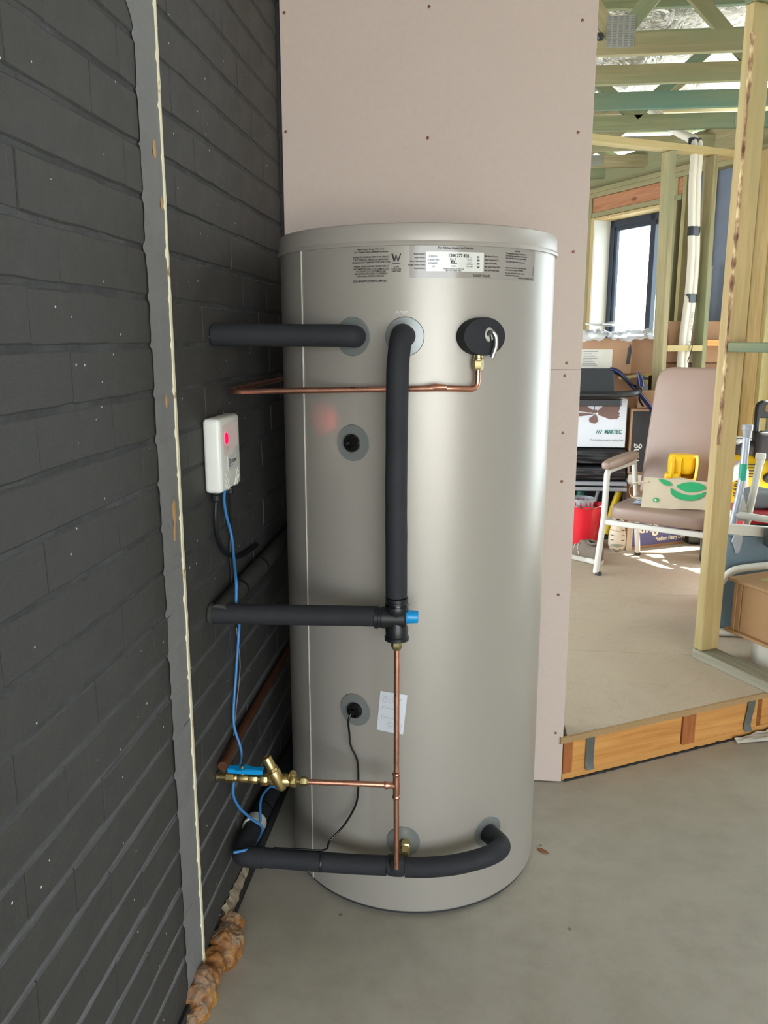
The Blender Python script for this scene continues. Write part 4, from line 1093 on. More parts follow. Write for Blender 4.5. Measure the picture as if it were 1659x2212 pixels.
ledo.rotation_euler = (Vector((-0.357, 1.926, 1.268)) - ledo.location).to_track_quat('-Z', 'Y').to_euler()
lb = part('logo_sticker', prism(rrect(0.074, 0.034, 0.002, 3, 0.010, -0.022), 0.0001, 0.0008, 0, FX), M['labelwhite'], cbx, world=True)
lg = ring2(-0.014, -0.022, 0.0092, bmesh.new(), 0.0028); lg.transform(FX @ T(0, 0, 0.0011))
lg = flat([(-0.017, -0.026), (-0.0105, -0.0225), (-0.0145, -0.016)], FX @ T(0, 0, 0.0011), lg)
part('logo', lg, M['inknavy'], lb, world=True, angle=0)
part('logo_print', text_bm('RECLAIM', 0.0105, FX @ T(-0.001, -0.0205, 0.0011), text_bm('ENERGY', 0.0035, FX @ T(0.0, -0.029, 0.0011), None, 'LEFT'), 'LEFT', 0.0003, 0.8), M['ink'], lb, world=True, angle=0)
rb = bmesh.new()
for (x0, y0, x1, y1, x2, y2) in ((-0.052, -0.040, -0.030, -0.055, -0.020, -0.081), (-0.054, -0.052, -0.040, -0.064, -0.030, -0.081), (-0.056, -0.062, -0.048, -0.071, -0.040, -0.081), (0.054, -0.040, 0.032, -0.055, 0.020, -0.080), (0.056, -0.050, 0.040, -0.062, 0.030, -0.080), (0.058, -0.060, 0.049, -0.069, 0.040, -0.080)):
    pts = [FX @ Vector(((1 - t) ** 2 * x0 + 2 * t * (1 - t) * x1 + t * t * x2, (1 - t) ** 2 * y0 + 2 * t * (1 - t) * y1 + t * t * y2, 0.0002)) for t in [i / 8 for i in range(9)]]
    part('raised_rib', tube(pts, 0.0007, 6), M['rib'], cbx, world=True)
for (y, x) in ((1.775, -0.572), (1.868, -0.568)):
    part('cable_gland', lathe([(0.010, 0), (0.010, -0.006), (0.0085, -0.007), (0.0095, -0.008), (0.0095, -0.020), (0.006, -0.024)], 10, T(x, y, 1.117)), M['blackplastic'], cbx, world=True)
# ---- cables
def cable(label, pts, rad, mat, name='cable', n=8, s=8):
    b = tube(spline(pts, s), rad, n)
    return part(name, b, M[mat], None, world=True, label=label, cat='cable', angle=60)
cable('thick black cable curving down from the left gland of the white control box', [(-0.572, 1.775, 1.098), (-0.575, 1.776, 1.05), (-0.578, 1.795, 1.005), (-0.580, 1.85, 0.958), (-0.581, 1.95, 0.918), (-0.580, 2.06, 0.905), (-0.58, 2.14, 0.902)], 0.0055, 'blackplastic')
cable('long blue cable hanging from the control box down the black wall to the elbow', [(-0.568, 1.838, 1.116), (-0.575, 1.846, 1.089), (-0.578, 1.866, 1.047), (-0.577, 1.900, 0.985), (-0.562, 1.862, 0.940), (-0.538, 1.793, 0.905), (-0.5365, 1.786, 0.875), (-0.538, 1.787, 0.845), (-0.552, 1.845, 0.81), (-0.576, 1.932, 0.745), (-0.580, 1.905, 0.634), (-0.580, 1.866, 0.515), (-0.556, 1.842, 0.44), (-0.574, 1.82, 0.363), (-0.572, 1.845, 0.298), (-0.552, 1.90, 0.225), (-0.531, 1.915, 0.196), (-0.533, 1.91, 0.175), (-0.545, 1.875, 0.158), (-0.526, 1.83, 0.175), (-0.531, 1.795, 0.208), (-0.565, 1.772, 0.213)], 0.0036, 'bluecable')
cable('second blue cable looping over the lagged pipe behind the pale coupling ring', [(-0.535, 1.92, 0.206), (-0.548, 1.98, 0.235), (-0.540, 2.05, 0.232), (-0.528, 2.09, 0.205), (-0.533, 2.13, 0.200), (-0.545, 2.16, 0.190)], 0.0034, 'bluecable')
cable('slim black cable hanging from the right gland behind the blue one', [(-0.568, 1.868, 1.096), (-0.574, 1.885, 1.05), (-0.580, 1.905, 1.0), (-0.582, 1.898, 0.94), (-0.582, 1.902, 0.88), (-0.582, 1.91, 0.80)], 0.003, 'blackplastic')
cable('thin dark wire beside the blue cable low on the wall', [(-0.583, 1.93, 0.74), (-0.583, 1.95, 0.65), (-0.583, 1.94, 0.60), (-0.583, 1.90, 0.53), (-0.583, 1.87, 0.47)], 0.0014, 'inkgrey')
s0 = CYL(-20.3, 0.555, TR + 0.024)
cable('thin black sensor lead drooping from the lower plug to the lagged pipe', [s0, s0 + Vector((-0.006, -0.004, -0.02)), (-0.288, 1.868, 0.50), (-0.284, 1.866, 0.465), (-0.268, 1.866, 0.425), (-0.266, 1.864, 0.36), (-0.272, 1.862, 0.31), (-0.30, 1.858, 0.255), (-0.335, 1.84, 0.218), (-0.345, 1.818, 0.206), (-0.40, 1.806, 0.211), (-0.47, 1.803, 0.2115)], 0.0026, 'blackgloss')

# ---- expanding foam and crust at the foot of the wall
bb = bmesh.new()
for (x, y, z, r) in ((-0.570, 1.740, 0.035, 0.034), (-0.560, 1.700, 0.034, 0.036), (-0.548, 1.668, 0.028, 0.034), (-0.570, 1.665, 0.050, 0.034), (-0.552, 1.640, 0.022, 0.028), (-0.575, 1.615, 0.036, 0.034), (-0.570, 1.575, 0.030, 0.033), (-0.578, 1.545, 0.042, 0.034), (-0.565, 1.525, 0.026, 0.034), (-0.582, 1.505, 0.040, 0.032), (-0.568, 1.480, 0.022, 0.030), (-0.575, 1.455, 0.020, 0.026), (-0.572, 1.436, 0.016, 0.018), (-0.585, 1.77, 0.04, 0.022)):
    s_ = bmesh.new(); bmesh.ops.create_icosphere(s_, subdivisions=3, radius=r)
    s_.transform(T(x, y, z) @ RZ(rnd.uniform(0, 3)) @ Matrix.Diagonal((rnd.uniform(.85, 1.0), rnd.uniform(.85, 1.15), rnd.uniform(.8, 1.0), 1)))
    bb = join(bb, s_)
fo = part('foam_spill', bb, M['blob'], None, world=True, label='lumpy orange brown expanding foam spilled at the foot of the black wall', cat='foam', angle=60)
rm = fo.modifiers.new('remesh', 'REMESH'); rm.mode = 'VOXEL'; rm.voxel_size = 0.0042
dtex = bpy.data.textures.new('lumps', 'CLOUDS'); dtex.noise_scale = 0.028
dm = fo.modifiers.new('lumps', 'DISPLACE'); dm.texture = dtex; dm.strength = 0.016; dm.mid_level = 0.55
dt2 = bpy.data.textures.new('fine_lumps', 'CLOUDS'); dt2.noise_scale = 0.011
d2 = fo.modifiers.new('fine_lumps', 'DISPLACE'); d2.texture = dt2; d2.strength = 0.009; d2.mid_level = 0.5
sm = fo.modifiers.new('smooth', 'SMOOTH'); sm.factor = 0.5; sm.iterations = 2
def crust_bm():
    b = bmesh.new(); g = []
    for i in range(60):
        y = 1.735 + 0.30 * i / 59; f = i / 59
        w = 0.022 * (1 - f * 0.5); r = []
        for j in range(9):
            t = j / 8
            z = 0.016 + 0.035 * f * 0.6 + w * 3.0 * t * (1 - 0.3 * f)
            x = WX + 0.002 + 0.017 * (1 - f * 0.6) * math.sin(PI * t) + 0.005 * noise.noise(Vector((y * 60, t * 4, 2)))
            r.append(b.verts.new((x, y, z + 0.006 * noise.noise(Vector((y * 40, t, 7))))))
        g.append(r)
    for a, c in zip(g, g[1:]):
        for k in range(8): b.faces.new((a[k], c[k], c[k + 1], a[k + 1]))
    return b
part('crust', crust_bm(), M['crust'], wl, world=False, angle=60, label='beige dried render along the wall foot')
lfb = prism([(-0.018, 0), (-0.008, 0.007), (0.006, 0.008), (0.020, 0.001), (0.006, -0.007), (-0.008, -0.006)], 0.001, 0.003, 0, T(0.226, 2.178, 0) @ RZ(-0.6))
part('dry_leaf', displace(lfb, 0.003, 90), M['leaf'], None, center=True, label='small curled brown leaf on the concrete right of the tank', cat='leaf')
def sheet_bm():
    b = bmesh.new(); g = []
    for i in range(40):
        u = 2.28 + 0.85 * i / 39
        g.append([b.verts.new((*hw(u, V0 - 0.02 - 0.10 * t * min(1, (u - 2.2) * 2.2), 0).xy, 0.004 + 0.010 * (1 - t) + 0.014 * abs(noise.noise(Vector((u * 14, t * 3, 0)))))) for t in [k / 7 for k in range(8)]])
    for a, c in zip(g, g[1:]):
        for k in range(7): b.faces.new((a[k], c[k], c[k + 1], a[k + 1]))
    return b
part('plastic_sheet', sheet_bm(), M['packlabel'], None, world=True, label='crumpled off-white sheet strip at the foot of the step', cat='sheet', angle=60)

# ================================================================== THINGS IN THE HOUSE
# ---- high-backed armchair (local: x along the front, y to the back)
ch = thing('armchair', 'high-backed dusty pink vinyl armchair with white tube legs behind the near post', 'chair', (0.742, 4.512, PLAT), R(-31.2))
def cushion(x0, x1, y0, y1, z0, z1, r, seg=4, bulge=0.0):
    b = box(x0, x1, y0, y1, z0, z1)
    bmesh.ops.subdivide_edges(b, edges=b.edges[:], cuts=4, use_grid_fill=True)
    cx, cy, cz = (x0 + x1) / 2, (y0 + y1) / 2, (z0 + z1) / 2
    hx, hy, hz = (x1 - x0) / 2, (y1 - y0) / 2, (z1 - z0) / 2
    for v in b.verts:
        q = Vector((v.co.x - cx, v.co.y - cy, v.co.z - cz))
        inner = Vector((max(-hx + r, min(hx - r, q.x)), max(-hy + r, min(hy - r, q.y)), max(-hz + r, min(hz - r, q.z))))
        d = q - inner
        if d.length > 1e-9: q = inner + d.normalized() * r
        e = (1 - (q.x / hx) ** 2) * (1 - (q.y / hy) ** 2) if bulge else 0
        q.z += bulge * max(0, e) * (1 if q.z > 0 else 0)
        v.co = Vector((cx, cy, cz)) + q
    return b
def smoothed(o, lv=2):
    m_ = o.modifiers.new('sub', 'SUBSURF'); m_.levels = lv; m_.render_levels = lv
    return o
seat = cushion(-0.002, 0.552, -0.035, 0.50, 0.316, 0.414, 0.040, bulge=0.016)
smoothed(part('seat', seat, M['vinyl'], ch, angle=180))
bp_ = [(-0.238, 0.0), (-0.226, 0.62), (-0.218, 0.68), (-0.195, 0.72), (-0.15, 0.735), (0.15, 0.735), (0.195, 0.72), (0.218, 0.68), (0.226, 0.62), (0.238, 0.0)]
bk_ = prism(bp_, -0.035, 0.035, 0.022, None, None, 4)
bk_.transform(T(0.236, 0.465, 0.40) @ RX(R(90 - 11)))
part('backrest', bk_, M['vinyl'], ch, angle=50)
for sx_, xx in ((-1, -0.025), (1, 0.585)):
    a_ = cushion(-0.035, 0.035, -0.010, 0.42, 0, 0.058, 0.027)
    a_.transform(T(xx - 0.012 * sx_, -0.04, 0.590) @ RX(R(2)))
    smoothed(part('armrest', a_, M['vinyl'], ch, angle=180))
    part('leg', tube(fillet([(xx - 0.008 * -sx_ - (0.02 if sx_ < 0 else -0.02), -0.005, 0.012), (xx, 0.0, 0.33), (xx, 0.01, 0.582), (xx, 0.40, 0.590)], 0.03, 5), 0.0165, 14), M['enamel'], ch)
    part('leg', tube([(xx, 0.55, 0.012), (xx, 0.47, 0.36), (xx, 0.40, 0.590)], 0.0155, 12), M['enamel'], ch)
    part('rubber_foot', lathe([(0.0178, 0), (0.0178, 0.014), (0.0165, 0.016)], 14, T(xx + (-0.012 if sx_ < 0 else 0.012) - 0.008 * -sx_ * 0, -0.005, 0.0)), M['blackplastic'], ch)
    part('rubber_foot', lathe([(0.0178, 0), (0.0178, 0.014), (0.0165, 0.016)], 14, T(xx, 0.55, 0.0)), M['blackplastic'], ch)
    part('side_rail', box(xx - 0.012, xx + 0.012, 0.0, 0.50, 0.290, 0.316, 0.004), M['enamel'], ch)
part('front_rail', box(-0.01, 0.572, -0.016, 0.012, 0.291, 0.320, 0.004), M['enamel'], ch)
part('rear_rail', box(-0.01, 0.572, 0.478, 0.502, 0.290, 0.318, 0.004), M['enamel'], ch)
CHM = WM[ch]
def chp(x, y, z): return CHM @ Vector((x, y, z))
# ---- paper bag, yellow scoop and papers on the seat
pb = thing('paper_bag', 'crumpled brown paper carrier bag with green print lying on the armchair seat', 'bag', chp(0.32, 0.16, 0.42), R(-24))
def bag_bm():
    b = bmesh.new(); g = []
    for i in range(23):
        x = -0.15 + 0.32 * i / 22; r = []
        for k in range(28):
            a = 2 * PI * k / 28
            hh = 0.050 + 0.022 * math.sin(i / 22 * PI)
            y = math.copysign(abs(math.cos(a)) ** 0.45, math.cos(a)) * 0.072
            z = math.copysign(abs(math.sin(a)) ** 0.7, math.sin(a)) * hh * (1.0 if y < 0 else 0.9)
            nn = noise.noise(Vector((x * 16, y * 16, z * 12)))
            r.append(b.verts.new((x + (0.01 * z / hh if i in (0, 22) else 0), y + 0.006 * nn, z + hh + 0.008 * nn)))
        g.append(r)
    for a, c in zip(g, g[1:]):
        for k in range(28): b.faces.new((a[k], c[k], c[(k + 1) % 28], a[(k + 1) % 28]))
    b.faces.new(g[-1])
    return b
part('bag_body', bag_bm(), M['paper'], pb, angle=70)
# flat printed front panel of the bag, tilted up towards the room
PF = T(0.0, -0.125, 0.004) @ RX(R(62))
fr_ = bmesh.new(); g = []
for i in range(18):
    x = -0.165 + 0.335 * i / 17
    g.append([fr_.verts.new((x - 0.01 * t, -0.012 + 0.165 * t + 0.012 * math.sin(x * 11) * (1 - t), 0.004 * noise.noise(Vector((x * 18, t * 4, 0))))) for t in [k / 8 for k in range(9)]])
for a, c in zip(g, g[1:]):
    for k in range(8): fr_.faces.new((a[k], c[k], c[k + 1], a[k + 1]))
fr_.transform(PF)
pfr = part('front_panel', fr_, M['paper'], pb, angle=70)
lgm = PF @ T(0, 0, 0.0052)
def loop2(pts, n=6):                         # smooth closed outline
    P = [Vector((x, y, 0)) for x, y in pts]; out = []; m = len(P)
    for i in range(m):
        p0, p1, p2, p3 = P[i - 1], P[i], P[(i + 1) % m], P[(i + 2) % m]
        for k in range(n):
            t = k / n
            q = 0.5 * ((2 * p1) + (p2 - p0) * t + (2 * p0 - 5 * p1 + 4 * p2 - p3) * t * t + (3 * p1 - p0 - 3 * p2 + p3) * t ** 3)
            out.append((q.x, q.y))
    return out
lo = flat(loop2([(-0.028, 0.100), (-0.022, 0.070), (0.010, 0.048), (0.055, 0.040), (0.100, 0.047), (0.134, 0.068), (0.144, 0.098), (0.118, 0.082), (0.085, 0.073), (0.045, 0.073), (0.005, 0.084)]), lgm)
lo = flat(loop2([(-0.002, 0.116), (0.030, 0.094), (0.070, 0.087), (0.112, 0.097), (0.142, 0.114), (0.128, 0.132), (0.090, 0.143), (0.045, 0.140)]), lgm, lo)
lo = flat(loop2([(-0.098, 0.146), (-0.060, 0.143), (-0.030, 0.126), (-0.026, 0.116), (-0.055, 0.113), (-0.080, 0.126)]), lgm, lo)
lo = flat(ellipse(0.014, 0.013, 16, -0.095, 0.028), lgm, lo)
part('printed_logo', lo, M['leafgreen'], pfr, angle=0, mw=WM[pb].copy())
part('printed_badge', flat([(-0.103, 0.028), (-0.095, 0.021), (-0.087, 0.028), (-0.095, 0.026), (-0.098, 0.034)], lgm @ T(0, 0, 0.0006)), M['inkwhite'], pfr, angle=0, mw=WM[pb].copy())
hd = bmesh.new()
hp = spline([(-0.15, -0.07, 0.115), (-0.21, -0.06, 0.105), (-0.245, -0.075, 0.075), (-0.225, -0.10, 0.035), (-0.16, -0.10, 0.03)], 6)
for a, c in zip(hp, hp[1:]):
    f_ = [hd.verts.new(p) for p in (a + Vector((0, 0.006, 0)), a - Vector((0, 0.006, 0)), c - Vector((0, 0.006, 0)), c + Vector((0, 0.006, 0)))]
    hd.faces.new(f_)
    f2 = [hd.verts.new(p) for p in (a + Vector((0, 0, 0.005)), a - Vector((0, 0, 0.005)), c - Vector((0, 0, 0.005)), c + Vector((0, 0, 0.005)))]
    hd.faces.new(f2)
part('handle', hd, M['paper'], pb, angle=0)
bk2 = thing('magazine', 'grey blue folded papers poking out under the paper bag on the armchair', 'papers', chp(0.20, 0.09, 0.418), R(-20))
for k in range(3):
    part('sheet', displace(box(-0.09 + 0.01 * k, 0.12, -0.05 + 0.004 * k, 0.06, 0.004 + 0.008 * k, 0.010 + 0.008 * k, 0.001), 0.002, 30, k), plain('paper_grey%d' % k, srgb(150 + 14 * k, 160 + 10 * k, 178 + 4 * k), 0.6), bk2)
ys = thing('yellow_scoop', 'bright yellow plastic handled tub standing on the paper bag on the armchair', 'tub', chp(0.285, 0.30, 0.415 + 0.10), R(-22))
def tub_bm():
    prof = [(0.077 * math.copysign(abs(math.cos(a)) ** 0.62, math.cos(a)), 0.060 * math.copysign(abs(math.sin(a)) ** 0.62, math.sin(a))) for a in [2 * PI * k / 44 for k in range(44)]]
    b = bmesh.new(); rings = []
    for (s_, z) in ((0.86, 0.0), (0.90, 0.012), (0.96, 0.03), (1.0, 0.060), (1.03, 0.122), (0.97, 0.145), (0.90, 0.148), (0.86, 0.13), (0.84, 0.03)):
        rings.append([b.verts.new((x * s_, y * s_, z)) for x, y in prof])
    for a, c in zip(rings, rings[1:]):
        n_ = len(a)
        for k in range(n_):
            if -0.022 < prof[k][0] < 0.066 and prof[k][1] < 0 and (c is rings[4] or c is rings[5] or c is rings[3]): continue
            b.faces.new((a[k], a[(k + 1) % n_], c[(k + 1) % n_], c[k]))
    b.faces.new(rings[0][::-1]); b.faces.new(rings[-1])
    return b
smoothed(part('tub', tub_bm(), M['yellow'], ys, angle=60), 1)
part('lid_top', prism(rrect(0.150, 0.112, 0.050, 6), 0.132, 0.152, 0.009, None, None, 3), M['yellow'], ys)
part('handle', tube(fillet([(-0.045, -0.050, 0.135), (-0.045, -0.070, 0.110), (-0.045, -0.072, 0.045), (-0.05, -0.058, 0.02)], 0.03, 6), 0.012, 12, flat=1.3), M['yellow'], ys)
part('spout', cushion(-0.085, -0.005, -0.080, -0.035, 0.0, 0.058, 0.016), M['yellow'], ys, angle=60)
# ---- rollator frame
ro = thing('rollator', 'folded walking rollator with black seat and curved black back bar, navy tubes', 'walking aid', (0.72, 5.32, PLAT), 0)
part('seat', prism(rrect(0.44, 0.19, 0.025), -0.012, 0.012, 0.006, T(0.645, 5.335, 1.178) @ RX(R(64))), M['dark'], ro, world=True)
bb_ = fillet([(0.42, 5.36, 1.108), (0.50, 5.26, 1.108), (0.84, 5.235, 1.110), (0.985, 5.285, 1.118), (1.012, 5.345, 1.130)], 0.12, 8)
part('back_bar', tube(bb_, 0.026, 16, flat=0.8), M['blackplastic'], ro, world=True)
part('under_tray', prism(rrect(0.46, 0.10, 0.02), -0.022, 0.022, 0.012, T(0.68, 5.31, 1.060)), M['blackplastic'], ro, world=True)
for xx in (0.38, 1.02):
    part('frame_tube', tube(fillet([(xx - 0.18 if xx > .6 else xx, 5.37, 1.262), (xx - 0.13 if xx > .6 else xx, 5.37, 1.25), (xx, 5.36, 1.12)] + ([(1.09, 5.36, 1.04), (1.15, 5.355, 0.95)] if xx > 0.6 else [(0.36, 5.40, 0.70), (0.36, 5.55, 0.26)]), 0.03), 0.014, 12), M['navy'], ro, world=True)
    part('fork', tube([(xx + 0.012, 5.345, 1.16), (xx + 0.004, 5.34, 1.205), (xx - 0.012, 5.34, 1.245)], [0.022, 0.020, 0.006], 12), M['navy'], ro, world=True)
    if xx < 0.6: part('wheel', lathe([(0.02, -0.018), (0.088, -0.018), (0.095, -0.008), (0.095, 0.008), (0.088, 0.018), (0.02, 0.018)], 24, T(0.345 if xx < 0.6 else 1.305, 5.62, PLAT + 0.096) @ RY(PI / 2)), M['blackplastic'], ro, world=True)
part('brake_cable', tube(spline([(0.83, 5.37, 1.25), (0.90, 5.36, 1.225), (0.97, 5.335, 1.17), (1.035, 5.34, 1.15), (1.03, 5.37, 1.08), (1.06, 5.38, 1.03)], 6), 0.006, 8), M['blackgloss'], ro, world=True)
# ---- ceiling fan box with its printed picture
fb = thing('fan_box', 'white carton with a picture of a brown ceiling fan, under the rollator bar', 'box', (0.72, 5.50, 0.768), 0)
part('carton', box(0.47, 0.963, 5.385, 5.62, 0.768, 1.075, 0.004), M['boxwhite'], fb, world=True)
FBM = T(0.715, 5.3838, 0.768) @ RX(PI / 2)
fan = bmesh.new()
BZZ = [0.0006]
def blade(cx, cy, ang, L, W):
    BZZ[0] += 0.0003
    pts = [(0.0, 0.0), (L * .25, W * .3), (L * .6, W * .55), (L * .9, W * .42), (L, W * .12), (L * .93, 0), (L, -W * .12), (L * .9, -W * .42), (L * .6, -W * .5), (L * .25, -W * .2)]
    m_ = FBM @ T(cx, cy, BZZ[0]) @ RZ(R(ang))
    return flat(pts, m_)
fp = part('fan_picture', flat(rrect(0.036, 0.020, 0.006, 3, 0.045, 0.228), FBM @ T(0, 0, 0.0008)), M['fanbrown'], fb, world=True, angle=0)
for (ang, L, W, yy) in ((18, 0.155, 0.075, 0.218), (-2, 0.150, 0.060, 0.212), (160, 0.17, 0.055, 0.222), (182, 0.16, 0.022, 0.212), (250, 0.062, 0.055, 0.212)):
    part('blade_print', blade(0.055, yy, ang, L, W), M['fanbrown'], fp, world=True, angle=0)
part('blade_print', flat(ellipse(0.007, 0.007, 14, 0.064, 0.214), FBM @ T(0, 0, 0.0030)), M['inkwhite'], fp, world=True, angle=0)
part('blade_print', flat([(0.043, 0.235), (0.047, 0.235), (0.047, 0.275), (0.043, 0.275)], FBM @ T(0, 0, 0.001)), M['fanbrown'], fp, world=True, angle=0)
lt = text_bm('MARTEC', 0.036, FBM @ T(0.116, 0.0985, 0.0008), None, 'LEFT', 0.0012, 0.76)
for k in range(3): lt = flat([(0.060 + k * 0.013, 0.086), (0.065 + k * 0.013, 0.086), (0.076 + k * 0.013, 0.112), (0.071 + k * 0.013, 0.112)], FBM @ T(0, 0, 0.0008), lt)
part('maker_print', lt, M['inkgreen'], fb, world=True, angle=0)
part('slogan_print', text_bm('The leading name in ceiling fans', 0.020, FBM @ T(0.236, 0.046, 0.0008), None, 'RIGHT', 0.0, 0.82), M['inkgrey'], fb, world=True, angle=0)
# ---- stack under the fan box: bin bags on a crate of tools
bgm = bmesh.new()
bgm = join(bgm, cushion(0.44, 0.985, 5.375, 5.72, 0.660, 0.764, 0.03)); 
bags = []
for (z0, z1, sd_, lb) in ((0.655, 0.766, 1, 'upper black plastic bin bag squashed under the white fan carton'), (0.548, 0.652, 5, 'lower black plastic bin bag on the grey crate behind the armchair')):
    b_ = cushion(0.44, 0.985, 5.375, 5.74, z0, z1, 0.032)
    bmesh.ops.subdivide_edges(b_, edges=b_.edges[:], cuts=2, use_grid_fill=True)
    for v in b_.verts:
        v.co.y += 0.010 * noise.noise(Vector((v.co.x * 5, v.co.z * 60, sd_))) + 0.006 * noise.noise(Vector((v.co.x * 26, v.co.z * 30, sd_)))
    part('bin_bag', b_, M['bagblack'], None, world=True, angle=60, label=lb, cat='bag', group='black bin bags on the crate')
bgm.free()
cr = thing('crate', 'grey plastic crate with open side, packed with tools, under the black bags', 'crate', (0.71, 5.55, PLAT), 0)
part('rim', join(box(0.44, 0.985, 5.36, 5.378, 0.522, 0.545, 0.004), box(0.44, 0.985, 5.35, 5.374, 0.488, 0.512, 0.004)), M['greyplastic'], cr, world=True)
part('lid', box(0.44, 0.985, 5.378, 5.74, 0.530, 0.545, 0.003), M['greyplastic'], cr, world=True)
part('rear_panel', box(0.44, 0.985, 5.72, 5.74, PLAT, 0.530), M['dark'], cr, world=True)
for x in (0.44, 0.972): part('side_panel', box(x, x + 0.013, 5.378, 5.72, PLAT, 0.530, 0.002), M['dark'], cr, world=True)
part('base', box(0.453, 0.972, 5.378, 5.72, PLAT, PLAT + 0.012), M['dark'], cr, world=True)
for k, (x, mt, r_, dx, lb, nm) in enumerate(((0.69, 'green', 0.030, 0.02, 'dark green handled tool head in the crate', 'hand_tool'), (0.655, 'orange', 0.020, 0.0, 'small orange capped bottle in the crate', 'bottle'), (0.895, 'kyellow', 0.026, 0.06, 'yellow tube leaning in the crate behind the bucket', 'tube'), (0.77, 'greyplastic', 0.012, 0.05, 'thin grey rod leaning in the crate', 'rod'))):
    part(nm, tube([(x, 5.46, PLAT + 0.02), (x + dx * 0.5, 5.45, 0.36), (x + dx, 5.44, 0.475)], [r_, r_, r_ * 0.9], 14), M[mt], None, world=True, label=lb, cat='tool')
# ---- red mop bucket
bu = thing('bucket', 'red plastic mop bucket with a grey wringer basket beside the armchair', 'bucket', (0.700, 5.145, PLAT), 0)
part('pail', lathe([(0, 0.0), (0.078, 0.0), (0.084, 0.006), (0.104, 0.22), (0.110, 0.268), (0.116, 0.272), (0.116, 0.279), (0.108, 0.279), (0.102, 0.262), (0.080, 0.012), (0, 0.010)], 48), M['red'], bu)
part('pour_lip', cushion(0.070, 0.118, -0.03, 0.03, 0.255, 0.292, 0.014), M['red'], bu, angle=60)
part('wringer_ring', lathe([(0.072, 0.262), (0.075, 0.315), (0.078, 0.318), (0.072, 0.318), (0.069, 0.262)], 36, T(-0.02, 0, 0)), M['greyplastic'], bu)
for k in range(14):
    a = 2 * PI * k / 14
    part('slot', box(-0.004, 0.004, -0.0035, 0.0035, 0.274, 0.300, 0.001, 1, None, T(-0.02, 0, 0) @ RZ(a) @ T(0.0722, 0, 0)), M['red'], bu)
part('carry_handle', tube(spline([(-0.112, 0, 0.26), (-0.09, -0.085, 0.285), (0.0, -0.118, 0.268), (0.09, -0.085, 0.285), (0.112, 0, 0.26)], 6), 0.0025, 8), M['chrome'], bu)
# ---- shoes
def shoe(name, label, mw, upper, flip=1):
    t = thing(name, label, 'shoe', mw.translation, 0)
    WM[t] = mw; t.matrix_basis = mw
    def loops(scale, z0, z1, n=20, top=None):
        b = bmesh.new(); rr = []
        for i in range(n + 1):
            f = i / n; x = -0.135 + 0.27 * f
            q = max(0, min(1, (f - 0.25) / 0.42)); w = (0.034 + 0.015 * q * q * (3 - 2 * q)) * scale
            if f < 0.12: w *= math.sqrt(max(0.05, 1 - ((0.12 - f) / 0.13) ** 2))
            if f > 0.76: w *= max(0.03, 1 - ((f - 0.76) / 0.245) ** 2.6) ** 0.5
            zt = z1 if top is None else top(f)
            r = []
            for k in range(12):
                a = 2 * PI * k / 12
                ca, sa = math.cos(a), math.sin(a)
                r.append(b.verts.new((x, w * math.copysign(abs(ca) ** 0.6, ca) * (1 if sa < 0 else 0.55 + 0.45 * (1 - abs(sa))), z0 + (zt - z0) * (0.5 + 0.5 * math.copysign(abs(sa) ** 0.7, sa)))))
            rr.append(r)
        for a, c in zip(rr, rr[1:]):
            for k in range(12): b.faces.new((a[k], a[(k + 1) % 12], c[(k + 1) % 12], c[k]))
        b.faces.new(rr[0][::-1]); b.faces.new(rr[-1])
        return b
    part('sole', loops(1.05, 0.0, 0.03, top=lambda f: 0.034 if f < 0.35 else 0.026), M['sole'], t, angle=70)
    hump = lambda f: 0.098 - 0.012 * math.sin(PI * min(1, f / 0.4)) if f < 0.42 else 0.098 - (f - 0.42) * 0.085
    part('upper', loops(0.97, 0.02, 0.09, top=hump), M[upper], t, angle=70)
    part('opening', prism(ellipse(0.045, 0.021, 18, -0.072, 0), 0.083, 0.094, 0.002), M['shoedark'], t)
    part('collar_rim', tube([Vector((-0.072 + 0.048 * math.cos(a), 0.0235 * math.sin(a), 0.0925 + 0.008 * abs(math.cos(a)))) for a in [2 * PI * k / 24 for k in range(25)]], 0.005, 8), M[upper], t)
    cap = loops(1.02, 0.012, 0.05, n=40, top=lambda f: 0.048 + (1 - f) * 0.10)
    bmesh.ops.delete(cap, geom=[v for v in cap.verts if v.co.x < 0.098], context='VERTS')
    part('toe_guard', cap, M['sole'] if upper == 'suede' else M['toeguard'], t, angle=70)
    for k, x in enumerate((0.018, 0.048, 0.076)):
        hz = hump((x + 0.135) / 0.27) - 0.003
        for sy in (-1, 1):
            part('seam_line', tube(spline([(x - 0.018, sy * 0.042, 0.034), (x - 0.004, sy * 0.039, 0.02 + (hz - 0.02) * 0.72), (x + 0.004, sy * 0.024, hz + 0.001)], 5), 0.0022, 6), M['shoedark'] if upper != 'suede' else M['sole'], t)
    part('tongue', cushion(-0.04, 0.03, -0.018, 0.018, 0.078, 0.096, 0.008), M[upper], t, angle=60)
    for k in range(4):
        x = -0.022 + k * 0.020
        part('lace', tube([(x, -0.022, 0.088 - k * 0.007), (x + 0.003, 0, 0.100 - k * 0.0075), (x, 0.022, 0.088 - k * 0.007)], 0.0028, 6), M['inkwhite'] if upper != 'suede' else M['suede'], t)
    return t
shoe('shoe', 'grey beige sneaker with pale sole on the floor in front of the red bucket', T(0.668, 4.825, PLAT) @ RZ(R(128)) @ Matrix.Diagonal((1.0, 1.15, 1.3, 1.0)), 'suede')
shoe('shoe', 'cream sneaker standing on its toe behind the front leg of the armchair', T(0.890, 5.06, PLAT + 0.128) @ RZ(R(-98)) @ RY(R(58)), 'shoewhite')
